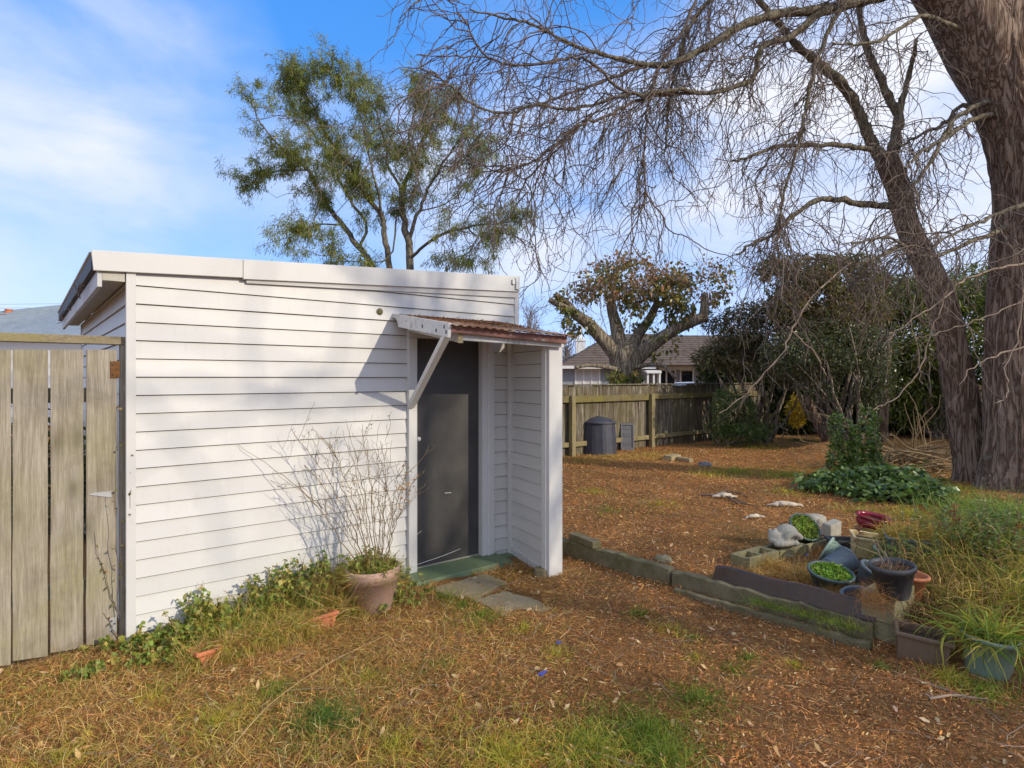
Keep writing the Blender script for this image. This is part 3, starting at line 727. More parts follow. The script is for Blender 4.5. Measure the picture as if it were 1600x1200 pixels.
# ------------------------------------------------------------------ paving, edging and the things lying about
def poly_slab(name, pts, z0, z1, mat, label, cat, group=None, jit=.0):
    c = np.mean([p for p in pts], axis=0)
    mb = MB()
    ring = []
    n = len(pts)
    for i in range(n):       # subdivided, slightly broken outline
        a, b = np.array(pts[i]), np.array(pts[(i + 1) % n])
        for t in np.linspace(0, 1, 7)[:-1]:
            q = a*(1 - t) + b*t; ring.append(q + rng.normal(size=3)*np.array((jit, jit, 0)))
    mb.prism([np.array((p[0], p[1], z0)) for p in ring], (0, 0, z1 - z0))
    return tag(obj(name, mb.mesh(name, mat), None, .006), label, cat, group)
g = lambda px, py, z=.02: G(px, py, z)
poly_slab('paving_slab', [g(676, 918), g(757, 896), g(791, 909), g(744, 934), g(694, 929)], -.05, .022, M['paver'], 'mossy brown paving slab right against the green door sill', 'paving slab', 'paving slabs at the shed door', .004)
poly_slab('paving_slab', [g(742, 937), g(786, 923), g(838, 936), g(862, 950), g(842, 960), g(786, 962)], -.05, .020, M['paver'], 'scuffed paving slab with white scrapes, farther from the door sill', 'paving slab', 'paving slabs at the shed door', .006)
# block under the porch post
def lump(c, r, seed, sub=3, rough=.25, freq=2.0):
    bm = bmesh.new(); bmesh.ops.create_icosphere(bm, subdivisions=sub, radius=1)
    off = Vector((seed*3.7, seed*1.3, seed*2.1))
    for v in bm.verts:
        k = 1 + rough*mnoise.fractal(v.co*freq + off, 1.0, 2.0, 4)
        v.co = Vector((v.co.x*r[0]*k + c[0], v.co.y*r[1]*k + c[1], v.co.z*r[2]*k + c[2]))
    me = bpy.data.meshes.new('lump'); bm.to_mesh(me); bm.free(); me.shade_smooth(); return me
c = L2W(2.93, -.66, .02)
mb = MB(); ring = [(-.055, -.05), (.035, -.065), (.075, -.01), (.05, .055), (-.04, .06), (-.075, .01)]
q = [np.array((c[0] + a, c[1] + b, -.05)) for a, b in ring]; q2 = [np.array((c[0] + a*.86, c[1] + b*.86, .068)) for a, b in ring]
mb.add(q + q2, [tuple(range(5, -1, -1)), tuple(range(6, 12))] + [(i, (i + 1) % 6, 6 + (i + 1) % 6, 6 + i) for i in range(6)])
tag(obj('concrete_block', mb.mesh('concrete_block', M['concrete']), None, .012), 'broken grey concrete lump propping the foot of the white porch post', 'concrete block')
# kerb along the garden
def kerb(name, a, b, w, h, zb, label, group, mat='concrete', seg=26):
    a = np.array(a, float); b = np.array(b, float); d = unit((b - a)*np.array((1, 1, 0))); n = np.array((d[1], -d[0], 0)); n = n if n @ np.array((KN[0], KN[1], 0)) > 0 else -n
    V = []; F = []
    for i in range(seg + 1):
        p = a + (b - a)*i/seg; p[2] = zb
        j = rng.normal(size=4)*.006
        V += [p + n*j[0], p + n*(.004 + j[1]) + np.array((0, 0, h + j[2])), p + n*(w + j[3]) + np.array((0, 0, h + j[2]*.5)), p + n*w]
    for i in range(seg):
        for k in range(4): F.append((i*4 + k, i*4 + (k + 1) % 4, i*4 + 4 + (k + 1) % 4, i*4 + 4 + k))
    F += [(0, 3, 2, 1), (seg*4, seg*4 + 1, seg*4 + 2, seg*4 + 3)]
    return tag(obj(name, MB().add(V, F).mesh(name, M[mat]), None, .008), label, 'kerb', group)
kg = 'concrete kerbs edging the garden'
kerb('concrete_kerb', G(800, 842), G(1046, 916), .085, .24, -.10, 'mossy concrete kerb running out from behind the white porch post', kg)
kerb('concrete_kerb', G(1049, 917), G(1364, 1006), .085, .235, -.105, 'mossy concrete kerb ending at the concrete corner block', kg)
kerb('concrete_kerb', G(1056, 926) - np.array((.03, .02, 0)), G(1362, 1014) - np.array((.02, .02, 0)), .05, .15, -.11, 'low thin concrete strip half buried against the foot of the longer kerb', kg)
# short loose block on the kerb
a, b = P(888, 833, 5.83), P(926, 842, 5.50)
mb = MB(); d = unit(b - a); nn = np.array((-d[1], d[0], 0)); nn = nn if nn[1] > 0 else -nn
pts = [a, b, b + nn*.10, a + nn*.10]
mb.hexa([np.array((p[0], p[1], .141)) for p in pts], [np.array((p[0], p[1], .205)) for p in pts])
tag(obj('paver_block', mb.mesh('paver_block', M['concrete']), None, .006), 'short grey concrete block lying on the kerb beside the porch post', 'block')
def rock(name, px, py, z, r, seed, mat, label, cat='stone', group=None, rough=.35, sub=3, freq=1.6):
    p = G(px, py, z)
    o = tag(obj(name, lump((0, 0, 0), r, seed, sub, rough, freq)), label, cat, group)
    o.data.materials.append(M[mat]); o.location = (p[0], p[1], gh(p[0], p[1]) + r[2]*.35); o.rotation_euler = (0, 0, seed*1.7)
    return o
rock('stone', 1037, 876, .09, (.10, .06, .04), 3, 'concrete_y', 'flat yellowish stone lying in the leaf litter behind the kerb', 'stone', 'stones in the garden')
rock('stone', 1273, 820, .1, (.12, .08, .10), 7, 'stone', 'rounded brownish stone behind the tipped pot of succulents', 'stone', 'stones in the garden')
rock('stone', 1101, 729, .09, (.13, .08, .06), 9, 'bin_grey', 'dark grey lump lying on the leaves near the timber offcuts', 'stone', 'stones in the garden', .5)
def driftwood(px, py, L, ang, seed, label, w=.045):
    p = onG(px, py); n = 14
    t = np.linspace(-.5, .5, n); rg = np.random.default_rng(seed)
    pts = np.stack([p[0] + t*L*math.cos(ang), p[1] + t*L*math.sin(ang) + rg.normal(size=n)*.012, p[2] + .02 + .03*np.cos(t*3) + rg.normal(size=n)*.006], 1)
    rad = w*(1 - (2*t)**2*.8)*rg.uniform(.75, 1.2, n)
    V, F = tube1(pts, rad, 10); V[:, 2] = p[2] + (V[:, 2] - p[2])*.75
    return tag(obj('driftwood', MB().add(V, F).mesh('driftwood', M['bleached'], True)), label, 'dead wood', 'pale dead wood on the leaf litter')
driftwood(1132, 778, .34, .05, 1, 'pale dead wood piece lying across the thin dark branch')
driftwood(1226, 792, .44, -.12, 2, 'longest bleached piece of dead wood on the leaf litter')
driftwood(1179, 811, .25, .1, 3, 'small bleached wood chip nearest the hollow concrete blocks', .03)
tb = Tubes()
for pts in ([(1092, 776), (1118, 778), (1140, 780), (1160, 788), (1182, 797)], [(1118, 776), (1132, 771), (1150, 772), (1168, 779)], [(1140, 781), (1150, 789), (1160, 790)]):
    w = np.array([onG(*p) + np.array((0, 0, .03)) for p in pts]); w = smooth_path(w, 16) + rng.normal(size=(16, 3))*.008
    tb.add(w, np.linspace(.014, .006, 16), 6)
tag(obj('fallen_branch', tb.mesh('fallen_branch', M['twig'])), 'thin dark forked branch lying on the leaf litter', 'branch')
tb = Tubes(); w = smooth_path([onG(*p) + np.array((0, 0, .02)) for p in ((1452, 1098), (1490, 1092), (1520, 1096), (1545, 1099))], 16); tb.add(w, np.linspace(.008, .004, 16), 6)
w = smooth_path([onG(*p) + np.array((0, 0, .02)) for p in ((1446, 1090), (1456, 1096), (1452, 1080))], 8); tb.add(w, np.linspace(.006, .003, 8), 5)
tag(obj('fallen_branch', tb.mesh('fallen_branch', M['twig_pale'])), 'pale curved twig on the litter in front of the teal pot', 'branch')
tb = Tubes(); w = smooth_path([onG(*p) + np.array((0, 0, .015)) for p in ((1448, 1074), (1470, 1080), (1492, 1088), (1500, 1092))], 12); tb.add(w, np.linspace(.011, .005, 12), 6)
tag(obj('fallen_branch', tb.mesh('fallen_branch', M['twig'])), 'short grey stick on the ground beside the buried brown planter', 'branch')
# timber offcuts near the fence
for (pa, pb, w, h, lab) in (((1043, 721), (1058, 717), .17, .12, 'thicker end of pale timber lying by the fence weeds'), ((1060, 719), (1080, 723), .10, .085, 'thinner pale timber offcut with its sawn end showing')):
    a, b = onG(*pa), onG(*pb); z = min(a[2], b[2]) + h/2 - .01; a[2] = b[2] = z
    tag(obj('timber_offcut', MB().beam(a, b, w, h).mesh('timber_offcut', M['timber']), None, .006), lab, 'timber offcut', 'timber offcuts on the lawn')
# compost bin
cb = onG(936, 711)
bin_ = thing('compost_bin', 'dark blue grey ribbed compost bin with domed lid by the fence', 'compost bin', cb)
Yc = cb[1] + .32; cx = (935 - CX)/FX*Yc
mb = MB(); n = 32; rows = [(.40, 0), (.395, .1), (.385, .32), (.362, .64), (.35, .665)]
V = []; F = []
for r, z in rows:
    for i in range(n):
        a = 2*math.pi*i/n + .1; k = 1 + (.022 if (i // 4) % 2 == 0 else -.022)
        V.append((cx + r*k*math.cos(a), Yc + r*k*math.sin(a), cb[2] + z))
for j in range(len(rows) - 1):
    for i in range(n): F.append((j*n + i, j*n + (i + 1) % n, (j + 1)*n + (i + 1) % n, (j + 1)*n + i))
obj('bin_body', MB().add(V, F).mesh('bin_body', M['bin'], False), bin_)
mb = MB().lathe([(.33, -.02), (.375, -.02), (.378, .022), (.345, .028), (.33, .040), (.23, .088), (.12, .112), (.05, .118), (.05, .130), (0, .132)], 32, (cx, Yc, cb[2] + .665))
lid = obj('lid', mb.mesh('lid', M['bin'], True), bin_)
rb = MB()
for i in range(8):
    a = i*math.pi/4 + .2; rb.beam((cx + .05*math.cos(a), Yc + .05*math.sin(a), cb[2] + .665 + .121), (cx + .31*math.cos(a), Yc + .31*math.sin(a), cb[2] + .665 + .053), .014, .012)
obj('lid_ribs', rb.mesh('lid_ribs', M['bin']), lid)
# two loose bin panels beside it
pc = onG(990, 705)
def panel(name, pxa, pxb, py_bot, py_top, Y, lean, mat, lab, detail):
    a = P(pxa, py_bot, Y); b = P(pxb, py_bot, Y); h = (py_bot - py_top)/FX*Y; th = .035
    r = thing(name, lab, 'plastic panel', ((a[0] + b[0])/2, Y, a[2]), 0, 'loose compost bin panels')
    def pt(u, v, d): return np.array((a[0] + (b[0] - a[0])*u + .02*v, Y + lean*v*h + d, a[2] + v*h))
    def bx(mb, u0, u1, v0, v1, d0, d1): return mb.hexa([pt(u0, v0, d0), pt(u1, v0, d0), pt(u1, v0, d1), pt(u0, v0, d1)], [pt(u0, v1, d0), pt(u1, v1, d0), pt(u1, v1, d1), pt(u0, v1, d1)])
    fr = MB(); bx(fr, 0, .12, 0, 1, 0, th); bx(fr, .88, 1, 0, 1, 0, th); bx(fr, .12, .88, 0, .1, 0, th); bx(fr, .12, .88, .92, 1, 0, th)
    obj('panel_frame', fr.mesh('panel_frame', M[mat]), r, .005)
    sh = MB(); bx(sh, .12, .88, .1, .92, .018, .028)
    for v in detail: bx(sh, .2, .8, v, v + .035, .008, .018)
    obj('panel_sheet', sh.mesh('panel_sheet', M[mat]), r, .003)
panel('bin_panel', 970, 991, 704, 662, pc[1] + .05, .22, 'bin_grey', 'grey plastic panel with raised slots leaning right of the compost bin', (.2, .27, .52, .60, .78))
panel('bin_panel', 955, 972, 701, 661, pc[1] + .22, .16, 'bin', 'nearly black plastic panel standing between bin and grey panel', (.4, .6))
# ---------------- raised bed with pots
bz = .10
# hollow concrete blocks
def hollow_block(c, ang, L, w, h, label, seed):
    d = np.array((math.cos(ang), math.sin(ang), 0)); n = np.array((-d[1], d[0], 0)); c = np.array(c, float)
    t = .032; us = [0, t, L/2 - t/2, L/2 + t/2, L - t, L]; vs = [0, t, w - t, w]
    mb = MB()
    def bx(u0, u1, v0, v1, z0=0, z1=h):
        b = [c + d*u + n*v + np.array((0, 0, z0)) for u, v in ((u0, v0), (u1, v0), (u1, v1), (u0, v1))]
        mb.hexa(b, [p + np.array((0, 0, z1 - z0)) for p in b])
    bx(0, L, 0, t); bx(0, L, w - t, w)
    for a in (0, 2, 4): bx(us[a], us[a + 1], t + .0005, w - t - .0005, 0, h - .004)
    bx(t, L - t, t + .001, w - t - .001, 0, h*.5)
    return tag(obj('hollow_block', mb.mesh('hollow_block', M['concrete_y']), None, .004), label, 'concrete block', 'hollow concrete blocks edging the raised bed')
hb0 = G(1172, 874, .19); hb1 = G(1302, 838, .19); ha = math.atan2(hb1[1] - hb0[1], hb1[0] - hb0[0])
hd = np.array((math.cos(ha), math.sin(ha), 0))
for i, lab in enumerate(('hollow concrete block with two open holes, nearest the brown flashing', 'hollow concrete block carrying the pale stone ornament', 'hollow concrete block farthest back beside the dark plastic tray')):
    hollow_block(np.array((hb0[0], hb0[1], .03)) + hd*i*.435, ha + random.uniform(-.02, .02), .42, .19, .165 - .01*i, lab, i)
# stone ornament: a curled animal
oc = np.array((hb0[0], hb0[1], .195)) + hd*.62 + np.array((-hd[1], hd[0], 0))*.09
ob = bmesh.new()
def blob(c, r, rot=0):
    m_ = Matrix.Translation([float(x) for x in c]) @ Matrix.Rotation(rot, 4, 'Z') @ Matrix.Diagonal((r[0], r[1], r[2], 1))
    bmesh.ops.create_icosphere(ob, subdivisions=3, radius=1, matrix=m_)
def oo(x, y, z): return np.array((x, y, z))
blob(oo(.055, .03, .085), (.105, .095, .095)); blob(oo(.02, .05, .07), (.12, .08, .07))
blob(oo(-.085, -.01, .075), (.062, .058, .06)); blob(oo(-.12, -.03, .055), (.035, .035, .035)); blob(oo(-.075, .0, .125), (.022, .018, .03)); blob(oo(-.105, .03, .118), (.02, .018, .028))
for k in range(9):
    a = math.pi*(-.12 + 1.0*k/8); blob(oo(.055 - .075*math.cos(a)*.9, -.075, .065 + .05*math.sin(a)), (.026, .028, .026))
for k in range(7): blob(oo(-.11 + k*.030, -.085 - .012*math.sin(k), .035), (.03, .03, .028))
blob(oo(-.05, -.03, .045), (.07, .06, .045))
me = bpy.data.meshes.new('stone_ornament'); ob.to_mesh(me); ob.free(); me.materials.append(M['stone'])
o = obj('stone_ornament', me); o.location = oc; o.rotation_euler = (0, 0, .15)
rm = o.modifiers.new('join', 'REMESH'); rm.mode = 'VOXEL'; rm.voxel_size = .0055; rm.use_smooth_shade = True
sm = o.modifiers.new('soft', 'SMOOTH'); sm.iterations = 3; sm.factor = .5
tag(o, 'whitish weathered stone ornament of a curled animal on the blocks', 'ornament')
# generic pots
def pot_prof(r0, r1, h, rim=.012, th=.008, lip=.02):
    return [(0, 0), (r0*.96, 0), (r0, .006), (r1 - .004, h - lip), (r1 + rim, h - lip), (r1 + rim, h - .004), (r1 + rim - .004, h), (r1 - th, h), (r1 - th, h - lip), (r0 - th*.5 + (r1 - r0)*.55, h*.55), (0, h*.55)]
def pot(name, label, cat, c, r0, r1, h, mat, tilt=(0, 0), rotz=0, fill=True, rim=.012, lip=.02, group='plant pots in the raised bed', prof=None, bodyname='pot_body'):
    t = thing(name, label, cat, c, 0, group, world=False)
    t.rotation_euler = (tilt[0], tilt[1], rotz)
    mb = MB().lathe(prof or pot_prof(r0, r1, h, rim, .008, lip), 36)
    obj(bodyname, mb.mesh(bodyname, M[mat], True), t)
    if fill:
        rr = r1 - .012 - (r1 - r0)*.18; me = MB().lathe([(rr, h*.80), (rr*.5, h*.83), (0, h*.82)], 24).mesh('soil', M['soil'], True)
        obj('soil', me, t)
    return t
# black nursery pot on the corner block
bk = P(1397, 941, 3.82); bk[2] = .322
black = pot('black_pot', 'black plastic nursery pot of dead stalks on the corner block', 'plant pot', bk, .088, .126, .205, 'blackpot', (0.04, -.09), rim=.006, lip=.03)
lv = Leaves(); n = 260
a = rng.uniform(0, 6.28, n); r = np.sqrt(rng.uniform(0, 1, n))*.10
lv.add(np.stack([r*np.cos(a), r*np.sin(a), np.full(n, .165)], 1), sph(n)*np.array((1, 1, .5)) + np.array((0, 0, .25)), rng.uniform(.03, .09, n), rng.uniform(.003, .008, n), .4, pal(n, [(.32, .19, .09), (.22, .11, .05), (.42, .28, .13)]))
obj('dead_leaves', lv.mesh('dead_leaves', M['litter']), black)
tb = Tubes(); st = np.stack([rng.uniform(-.06, .04, 9), rng.uniform(-.05, .05, 9), np.full(9, .17)], 1)
tb.add(walk(st, np.array((-.25, -.1, 1)) + rng.normal(size=(9, 3))*.3, rng.uniform(.08, .22, 9), 6, .1), np.full((9, 7), .0022), 4)
obj('dead_stalks', tb.mesh('dead_stalks', M['twig_pale']), black)
# terracotta pot behind it
tcz = P(1408, 884, 4.16)
pot('terracotta_pot', 'orange terracotta coloured pot with its rim showing behind the black pot', 'plant pot', (tcz[0] - .02, 4.16, .12), .11, .155, .25, 'terracotta', (.0, .10), rim=.012)
# round green bowl pot, tipped forward
gp = P(1297, 905, 4.62)
bowl = pot('green_bowl', 'round green plastic bowl pot filled with bright green seedlings', 'plant pot', (gp[0], 4.64, .09), .11, .158, .14, 'tealdark', (.20, .03), rim=.008, lip=.02)
def seedlings(parent, R_, z, n, cols, L=(.015, .05), W=(.008, .018), up=.9):
    lv = Leaves(); a = rng.uniform(0, 6.28, n); r = np.sqrt(rng.uniform(0, 1, n))*R_
    hh = (.6 + .5*np.sin(a*3 + r*40))*.022*(1 - (r/R_)**2*.5)
    lv.add(np.stack([r*np.cos(a), r*np.sin(a), z + hh*rng.uniform(.2, 1.6, n)], 1), sph(n)*np.array((1, 1, .6)) + np.array((0, 0, up)), rng.uniform(*L, n), rng.uniform(*W, n), .6, pal(n, cols), prof=(.2, 1, 0))
    obj('seedlings', lv.mesh('seedlings', M['leaf']), parent)
seedlings(bowl, .135, .115, 1500, [(.20, .36, .035), (.28, .44, .05), (.12, .25, .03), (.25, .33, .06)])
# tipped pot of succulents
tp = P(1258, 836, 5.72)
tip = pot('tipped_pot', 'tipped over dark green pot spilling bright succulents behind the ornament', 'plant pot', (tp[0] - .05, 5.86, .13), .10, .145, .24, 'tealdark', (.75, .25), rim=.006)
seedlings(tip, .135, .215, 900, [(.22, .35, .05), (.32, .42, .07), (.14, .22, .04), (.36, .36, .08)], (.02, .05), (.01, .02))
# pale broken block
pb = G(1302, 838, .10); mb = MB().hexa([(-.09, -.06, 0), (.07, -.07, 0), (.09, .06, 0), (-.08, .07, 0)], [(-.075, -.045, .115), (.10, -.05, .145), (.11, .05, .15), (-.06, .06, .12)])
o = tag(obj('pale_block', mb.mesh('pale_block', M['stone']), None, .01), 'tilted pale stone block behind the last hollow concrete block', 'block'); o.location = (pb[0], pb[1] + .05, .10); o.rotation_euler = (.05, 0, .5)
# rectangular containers
def trough(name, label, c, L, w, h, mat, ang, tilt=(0, 0), th=.010, taper=.88, rim=.012, group='plant pots in the raised bed', soil=True, cat='planter'):
    t = thing(name, label, cat, c, 0, group, world=False); t.rotation_euler = (tilt[0], tilt[1], ang)
    def ring(s, z, o=0): return [(-L/2*s - o, -w/2*s - o, z), (L/2*s + o, -w/2*s - o, z), (L/2*s + o, w/2*s + o, z), (-L/2*s - o, w/2*s + o, z)]
    rings = [ring(taper, 0), ring(.99, h - .025), ring(1, h - .024, rim), ring(1, h, rim), ring(1, h, -th), ring(taper, .02, -th)]
    V = [p for r in rings for p in r]; F = [(3, 2, 1, 0)]
    for j in range(len(rings) - 1): F += [(j*4 + k, j*4 + (k + 1) % 4, j*4 + 4 + (k + 1) % 4, j*4 + 4 + k) for k in range(4)]
    k = (len(rings) - 1)*4; F.append((k, k + 1, k + 2, k + 3))
    obj('planter_body', MB().add(V, F).mesh('planter_body', M[mat]), t, .006)
    if soil: obj('soil', MB().hexa([p for p in ring(.93, h*.55, -th)], [p for p in ring(.97, h*.78, -th)]).mesh('soil', M['soil']), t)
    return t
yp = P(1368, 855, 5.15)
trough('yellow_planter', 'sandy yellow rectangular planter under the red glazed bowl', (yp[0] + .01, 5.22, .15), .34, .18, .19, 'yellowpot', -.30, (.12, .10))
dt = P(1330, 848, 5.5)
trough('dark_tray', 'long black plastic trough lying left of the yellow planter', (dt[0] - .01, 5.52, .10), .34, .16, .13, 'blackpot', -.12)
# red glazed bowl
rp = P(1372, 826, 5.42)
rprof = [(0, 0), (.075, 0), (.11, .012), (.135, .045), (.137, .075), (.125, .098), (.135, .108), (.150, .112), (.150, .120), (.128, .120), (.118, .10), (.128, .07), (.10, .03), (0, .03)]
redb = pot('red_bowl', 'dark red glazed bowl sitting behind the yellow planter', 'plant pot', (rp[0], 5.52, .325), .1, .13, .12, 'redpot', (.10, .10), fill=False, prof=rprof)
obj('soil', MB().lathe([(.122, .078), (0, .085)], 24).mesh('soil', M['soil'], True), redb)
rpd = tag(obj('brick_support', MB().hexa([(rp[0] - .1, 5.42, .08), (rp[0] + .1, 5.42, .08), (rp[0] + .1, 5.62, .08), (rp[0] - .1, 5.62, .08)], [(rp[0] - .1, 5.42, .326), (rp[0] + .1, 5.42, .328), (rp[0] + .1, 5.62, .328), (rp[0] - .1, 5.62, .326)]).mesh('brick_support', M['concrete']), None, .006), 'grey block carrying the red glazed bowl', 'block')
# teal trough and crumpled pots
ttr = P(1432, 910, 4.72)
tealt = trough('teal_trough', 'large teal plastic trough of straw coloured grass behind terracotta pot', (ttr[0] + .05, 4.88, .11), .36, .24, .32, 'tealdark', -.42, (.05, .03))
pot('teal_pot', 'pale teal pot wedged in front of the yellow planter', 'plant pot', (P(1384, 880, 4.95)[0], 4.98, .10), .085, .12, .18, 'tealpot', (.12, .28))
pot('blue_grey_pot', 'blue grey pot lying on its side with a torn green lip', 'plant pot', (P(1335, 870, 5.0)[0] - .02, 5.08, .16), .075, .105, .18, 'tealpot', (-1.1, .0), rotz=.9)
pot('blue_grey_pot', 'dark blue grey pot fallen flat behind the green seedling bowl', 'plant pot', (P(1305, 880, 4.9)[0] - .05, 4.92, .15), .08, .105, .22, 'bluegrey', (0, 1.38), rotz=.35)
pot('small_dark_pot', 'small dark blue pot leaning between the fallen pot and black pot', 'plant pot', (P(1352, 878, 4.6)[0], 4.62, .11), .07, .095, .17, 'bluegrey', (.35, .35))
pot('small_dark_pot', 'low grey blue pot sunk in straw beneath the black pot', 'plant pot', (P(1345, 925, 4.2)[0], 4.22, .08), .075, .095, .13, 'bluegrey', (.15, -.2))
# corner blocks
ca = np.array((2.26, 3.96, 0)); cd = unit(np.array((.63, -.776, 0))); cn = np.array((.776, .63, 0))
def cblock(z0, z1, a0, a1, b0, b1, label):
    p = [ca + cd*u + cn*v for u, v in ((a0, b0), (a1, b0), (a1, b1), (a0, b1))]
    return tag(obj('corner_block', MB().hexa([q + np.array((0, 0, z0)) for q in p], [q + np.array((0, 0, z1)) for q in p]).mesh('corner_block', M['concrete_y']), None, .008), label, 'concrete block', 'stacked corner blocks')
cblock(.142, .322, .03, .225, -.0, .36, 'upper concrete corner block carrying the black nursery pot')
cblock(-.08, .141, .02, .235, .01, .36, 'lower concrete corner block resting on the ground')
# brown metal flashing leaning along the bed
fa = G(1112, 906, .12); fb = G(1368, 972, .14)
fd = unit(fb - fa); fn = np.array((-fd[1], fd[0], 0)); fn = fn if fn[1] > 0 else -fn
prof = [(0, 0), (.004, .018), (.018, .024), (.024, .052), (.040, .060), (.046, .088), (.08, .100), (.13, .09)]
V = []; F = []; n = 12; m_ = len(prof)
for i in range(n + 1):
    p = fa + (fb - fa)*i/n + np.array((0, 0, .006*math.sin(i*1.1)))
    for a, b in prof: V.append(p + fn*a + np.array((0, 0, b)))
    for a, b in prof: V.append(p + fn*(a + .004) + np.array((0, 0, b - .004)))
for i in range(n):
    for k in range(m_ - 1):
        F.append((i*2*m_ + k, (i + 1)*2*m_ + k, (i + 1)*2*m_ + k + 1, i*2*m_ + k + 1))
        F.append((i*2*m_ + m_ + k, i*2*m_ + m_ + k + 1, (i + 1)*2*m_ + m_ + k + 1, (i + 1)*2*m_ + m_ + k))
tag(obj('roof_flashing', MB().add(V, F).mesh('roof_flashing', M['flashing'], True)), 'long dark brown folded metal flashing laid along the raised bed', 'metal flashing')
# buried brown planter, teal pot at the edge
bp = P(1446, 1040, 3.58)
trough('brown_planter', 'brown planter half buried in weeds beside the corner blocks', (bp[0] + .02, 3.66, -.03), .27, .20, .20, 'brownbox', -.52, (.02, .08), group='planters along the bed edge')
tl = P(1556, 1060, 3.40)
teal = pot('teal_pot', 'pale teal round pot under long grass at the bed corner', 'plant pot', (tl[0] + .0, 3.46, -.01), .105, .135, .235, 'tealpot', (.0, .06), rim=.004, lip=.02, group='planters along the bed edge')
# terracotta trough in the weeds by the shed
ta = G(306, 1040, .03); tb_ = G(524, 970, .03); tang = math.atan2(tb_[1] - ta[1], tb_[0] - ta[0])
tc_ = (ta + tb_)/2
trough('terracotta_trough', 'long orange terracotta trough buried in weeds along the shed wall', (tc_[0] - .03, tc_[1] + .04, -.065), float(np.linalg.norm(tb_ - ta)), .17, .155, 'terracotta', tang, (-.16, .0), taper=.9, group=None)
# faded pot with dead stems
bpc = np.array((P(583, 930, 4.42)[0], 4.46, .0))
big = pot('faded_pot', 'big faded pink terracotta pot of dead stems and green weeds by the wall', 'plant pot', bpc, .135, .195, .315, 'pinkpot', (.02, -.035), rim=.0025, lip=.085, group=None)
# bits of litter
for px, py, s, lab, mt in ((1236, 874, .05, 'silvery scrap of plastic in the straw of the bed', 'galv'), (1257, 871, .035, 'blue scrap of plastic in the straw of the bed', 'bluescrap'), (848, 1061, .035, 'small blue bottle top on the leaf litter', 'bluescrap'), (873, 1010, .03, 'small dark blue scrap on the litter farther from camera', 'bluescrap')):
    if mt not in M: M[mt] = m_plain('blue_plastic_scrap', (.06, .08, .42), .4)
    p = onG(px, py); q = [p + np.array((rng.normal()*s*.5, rng.normal()*s*.5, .012 + abs(rng.normal())*s*.3)) for _ in range(5)]
    q = sorted(q, key=lambda v: math.atan2(v[1] - p[1], v[0] - p[0]))
    tag(obj('plastic_scrap', MB().prism(q, (0.002, 0, .008)).mesh('plastic_scrap', M[mt])), lab, 'litter scrap', 'scraps of plastic')
# long dry stalk
tb = Tubes(); w = smooth_path([onG(355, 1185) + np.array((0, 0, .03)), onG(430, 1112) + np.array((0, 0, .06)), onG(520, 1052) + np.array((0, 0, .07)), onG(606, 1006) + np.array((0, 0, .06))], 24)
tb.add(w, np.linspace(.0032, .0018, 24), 5)
tag(obj('dry_stalk', tb.mesh('dry_stalk', M['stalk'])), 'single long pale dry grass stalk lying across the lawn', 'stalk')
tb = Tubes(); w = smooth_path([P(420, 978, 4.0), P(430, 992, 3.95), P(460, 1022, 3.8)], 8); tb.add(w, np.full(8, .004), 5)
tag(obj('dry_stalk', tb.mesh('dry_stalk', M['terracotta'])), 'short reddish broken stem leaning on the terracotta trough', 'stalk')
# ------------------------------------------------------------------ fence at the back of the garden
FP = np.array((1.23, 12.45, 0)); FU = SU; FW = SW
fz0 = .05
fence = thing('back_fence', 'old mossy wooden paling fence with brown stains behind the compost bin', 'fence', FP, SA)
def fpt(u, d, z): return FP + FU*u + FW*d + np.array((0, 0, z))
def fbox(mb, u0, u1, d0, d1, z0, z1):
    return mb.hexa([fpt(u0, d0, z0), fpt(u1, d0, z0), fpt(u1, d1, z0), fpt(u0, d1, z0)], [fpt(u0, d0, z1), fpt(u1, d0, z1), fpt(u1, d1, z1), fpt(u0, d1, z1)])
pal_ = MB(); u = -4.0
while u < 10.5:
    w = random.uniform(.10, .125)
    fbox(pal_, u, u + w - random.uniform(.004, .012), .078 + random.uniform(-.004, .004), .096, fz0 - .02 + random.uniform(-.02, .02), 1.535 + random.uniform(-.008, .008)); u += w
obj('palings', pal_.mesh('palings', M['fence']), fence)
obj('cap_board', fbox(MB(), -4, 10.5, .02, .14, 1.548, 1.575).mesh('cap_board', M['fence']), fence, .004)
obj('fascia_paling', fbox(MB(), -4, 10.5, .050, .0775, 1.54, 1.5475).mesh('fascia_paling', M['fence_rail']), fence)
for u0 in (-2.6, 0, 2.6, 5.2, 7.8, 10.4):
    obj('post', fbox(MB(), u0 - .055, u0 + .055, -.075, .030, -.2, 1.34).mesh('post', M['post']), fence, .006)
    if u0 > 10: continue
    for z, h in ((1.20, .13), (.28, .095)):
        obj('rail', fbox(MB(), u0 + .057, u0 + 2.541, .0, .077, z + random.uniform(-.01, .01), z + h).mesh('rail', M['fence_rail' if z > 1 else 'post']), fence, .006)

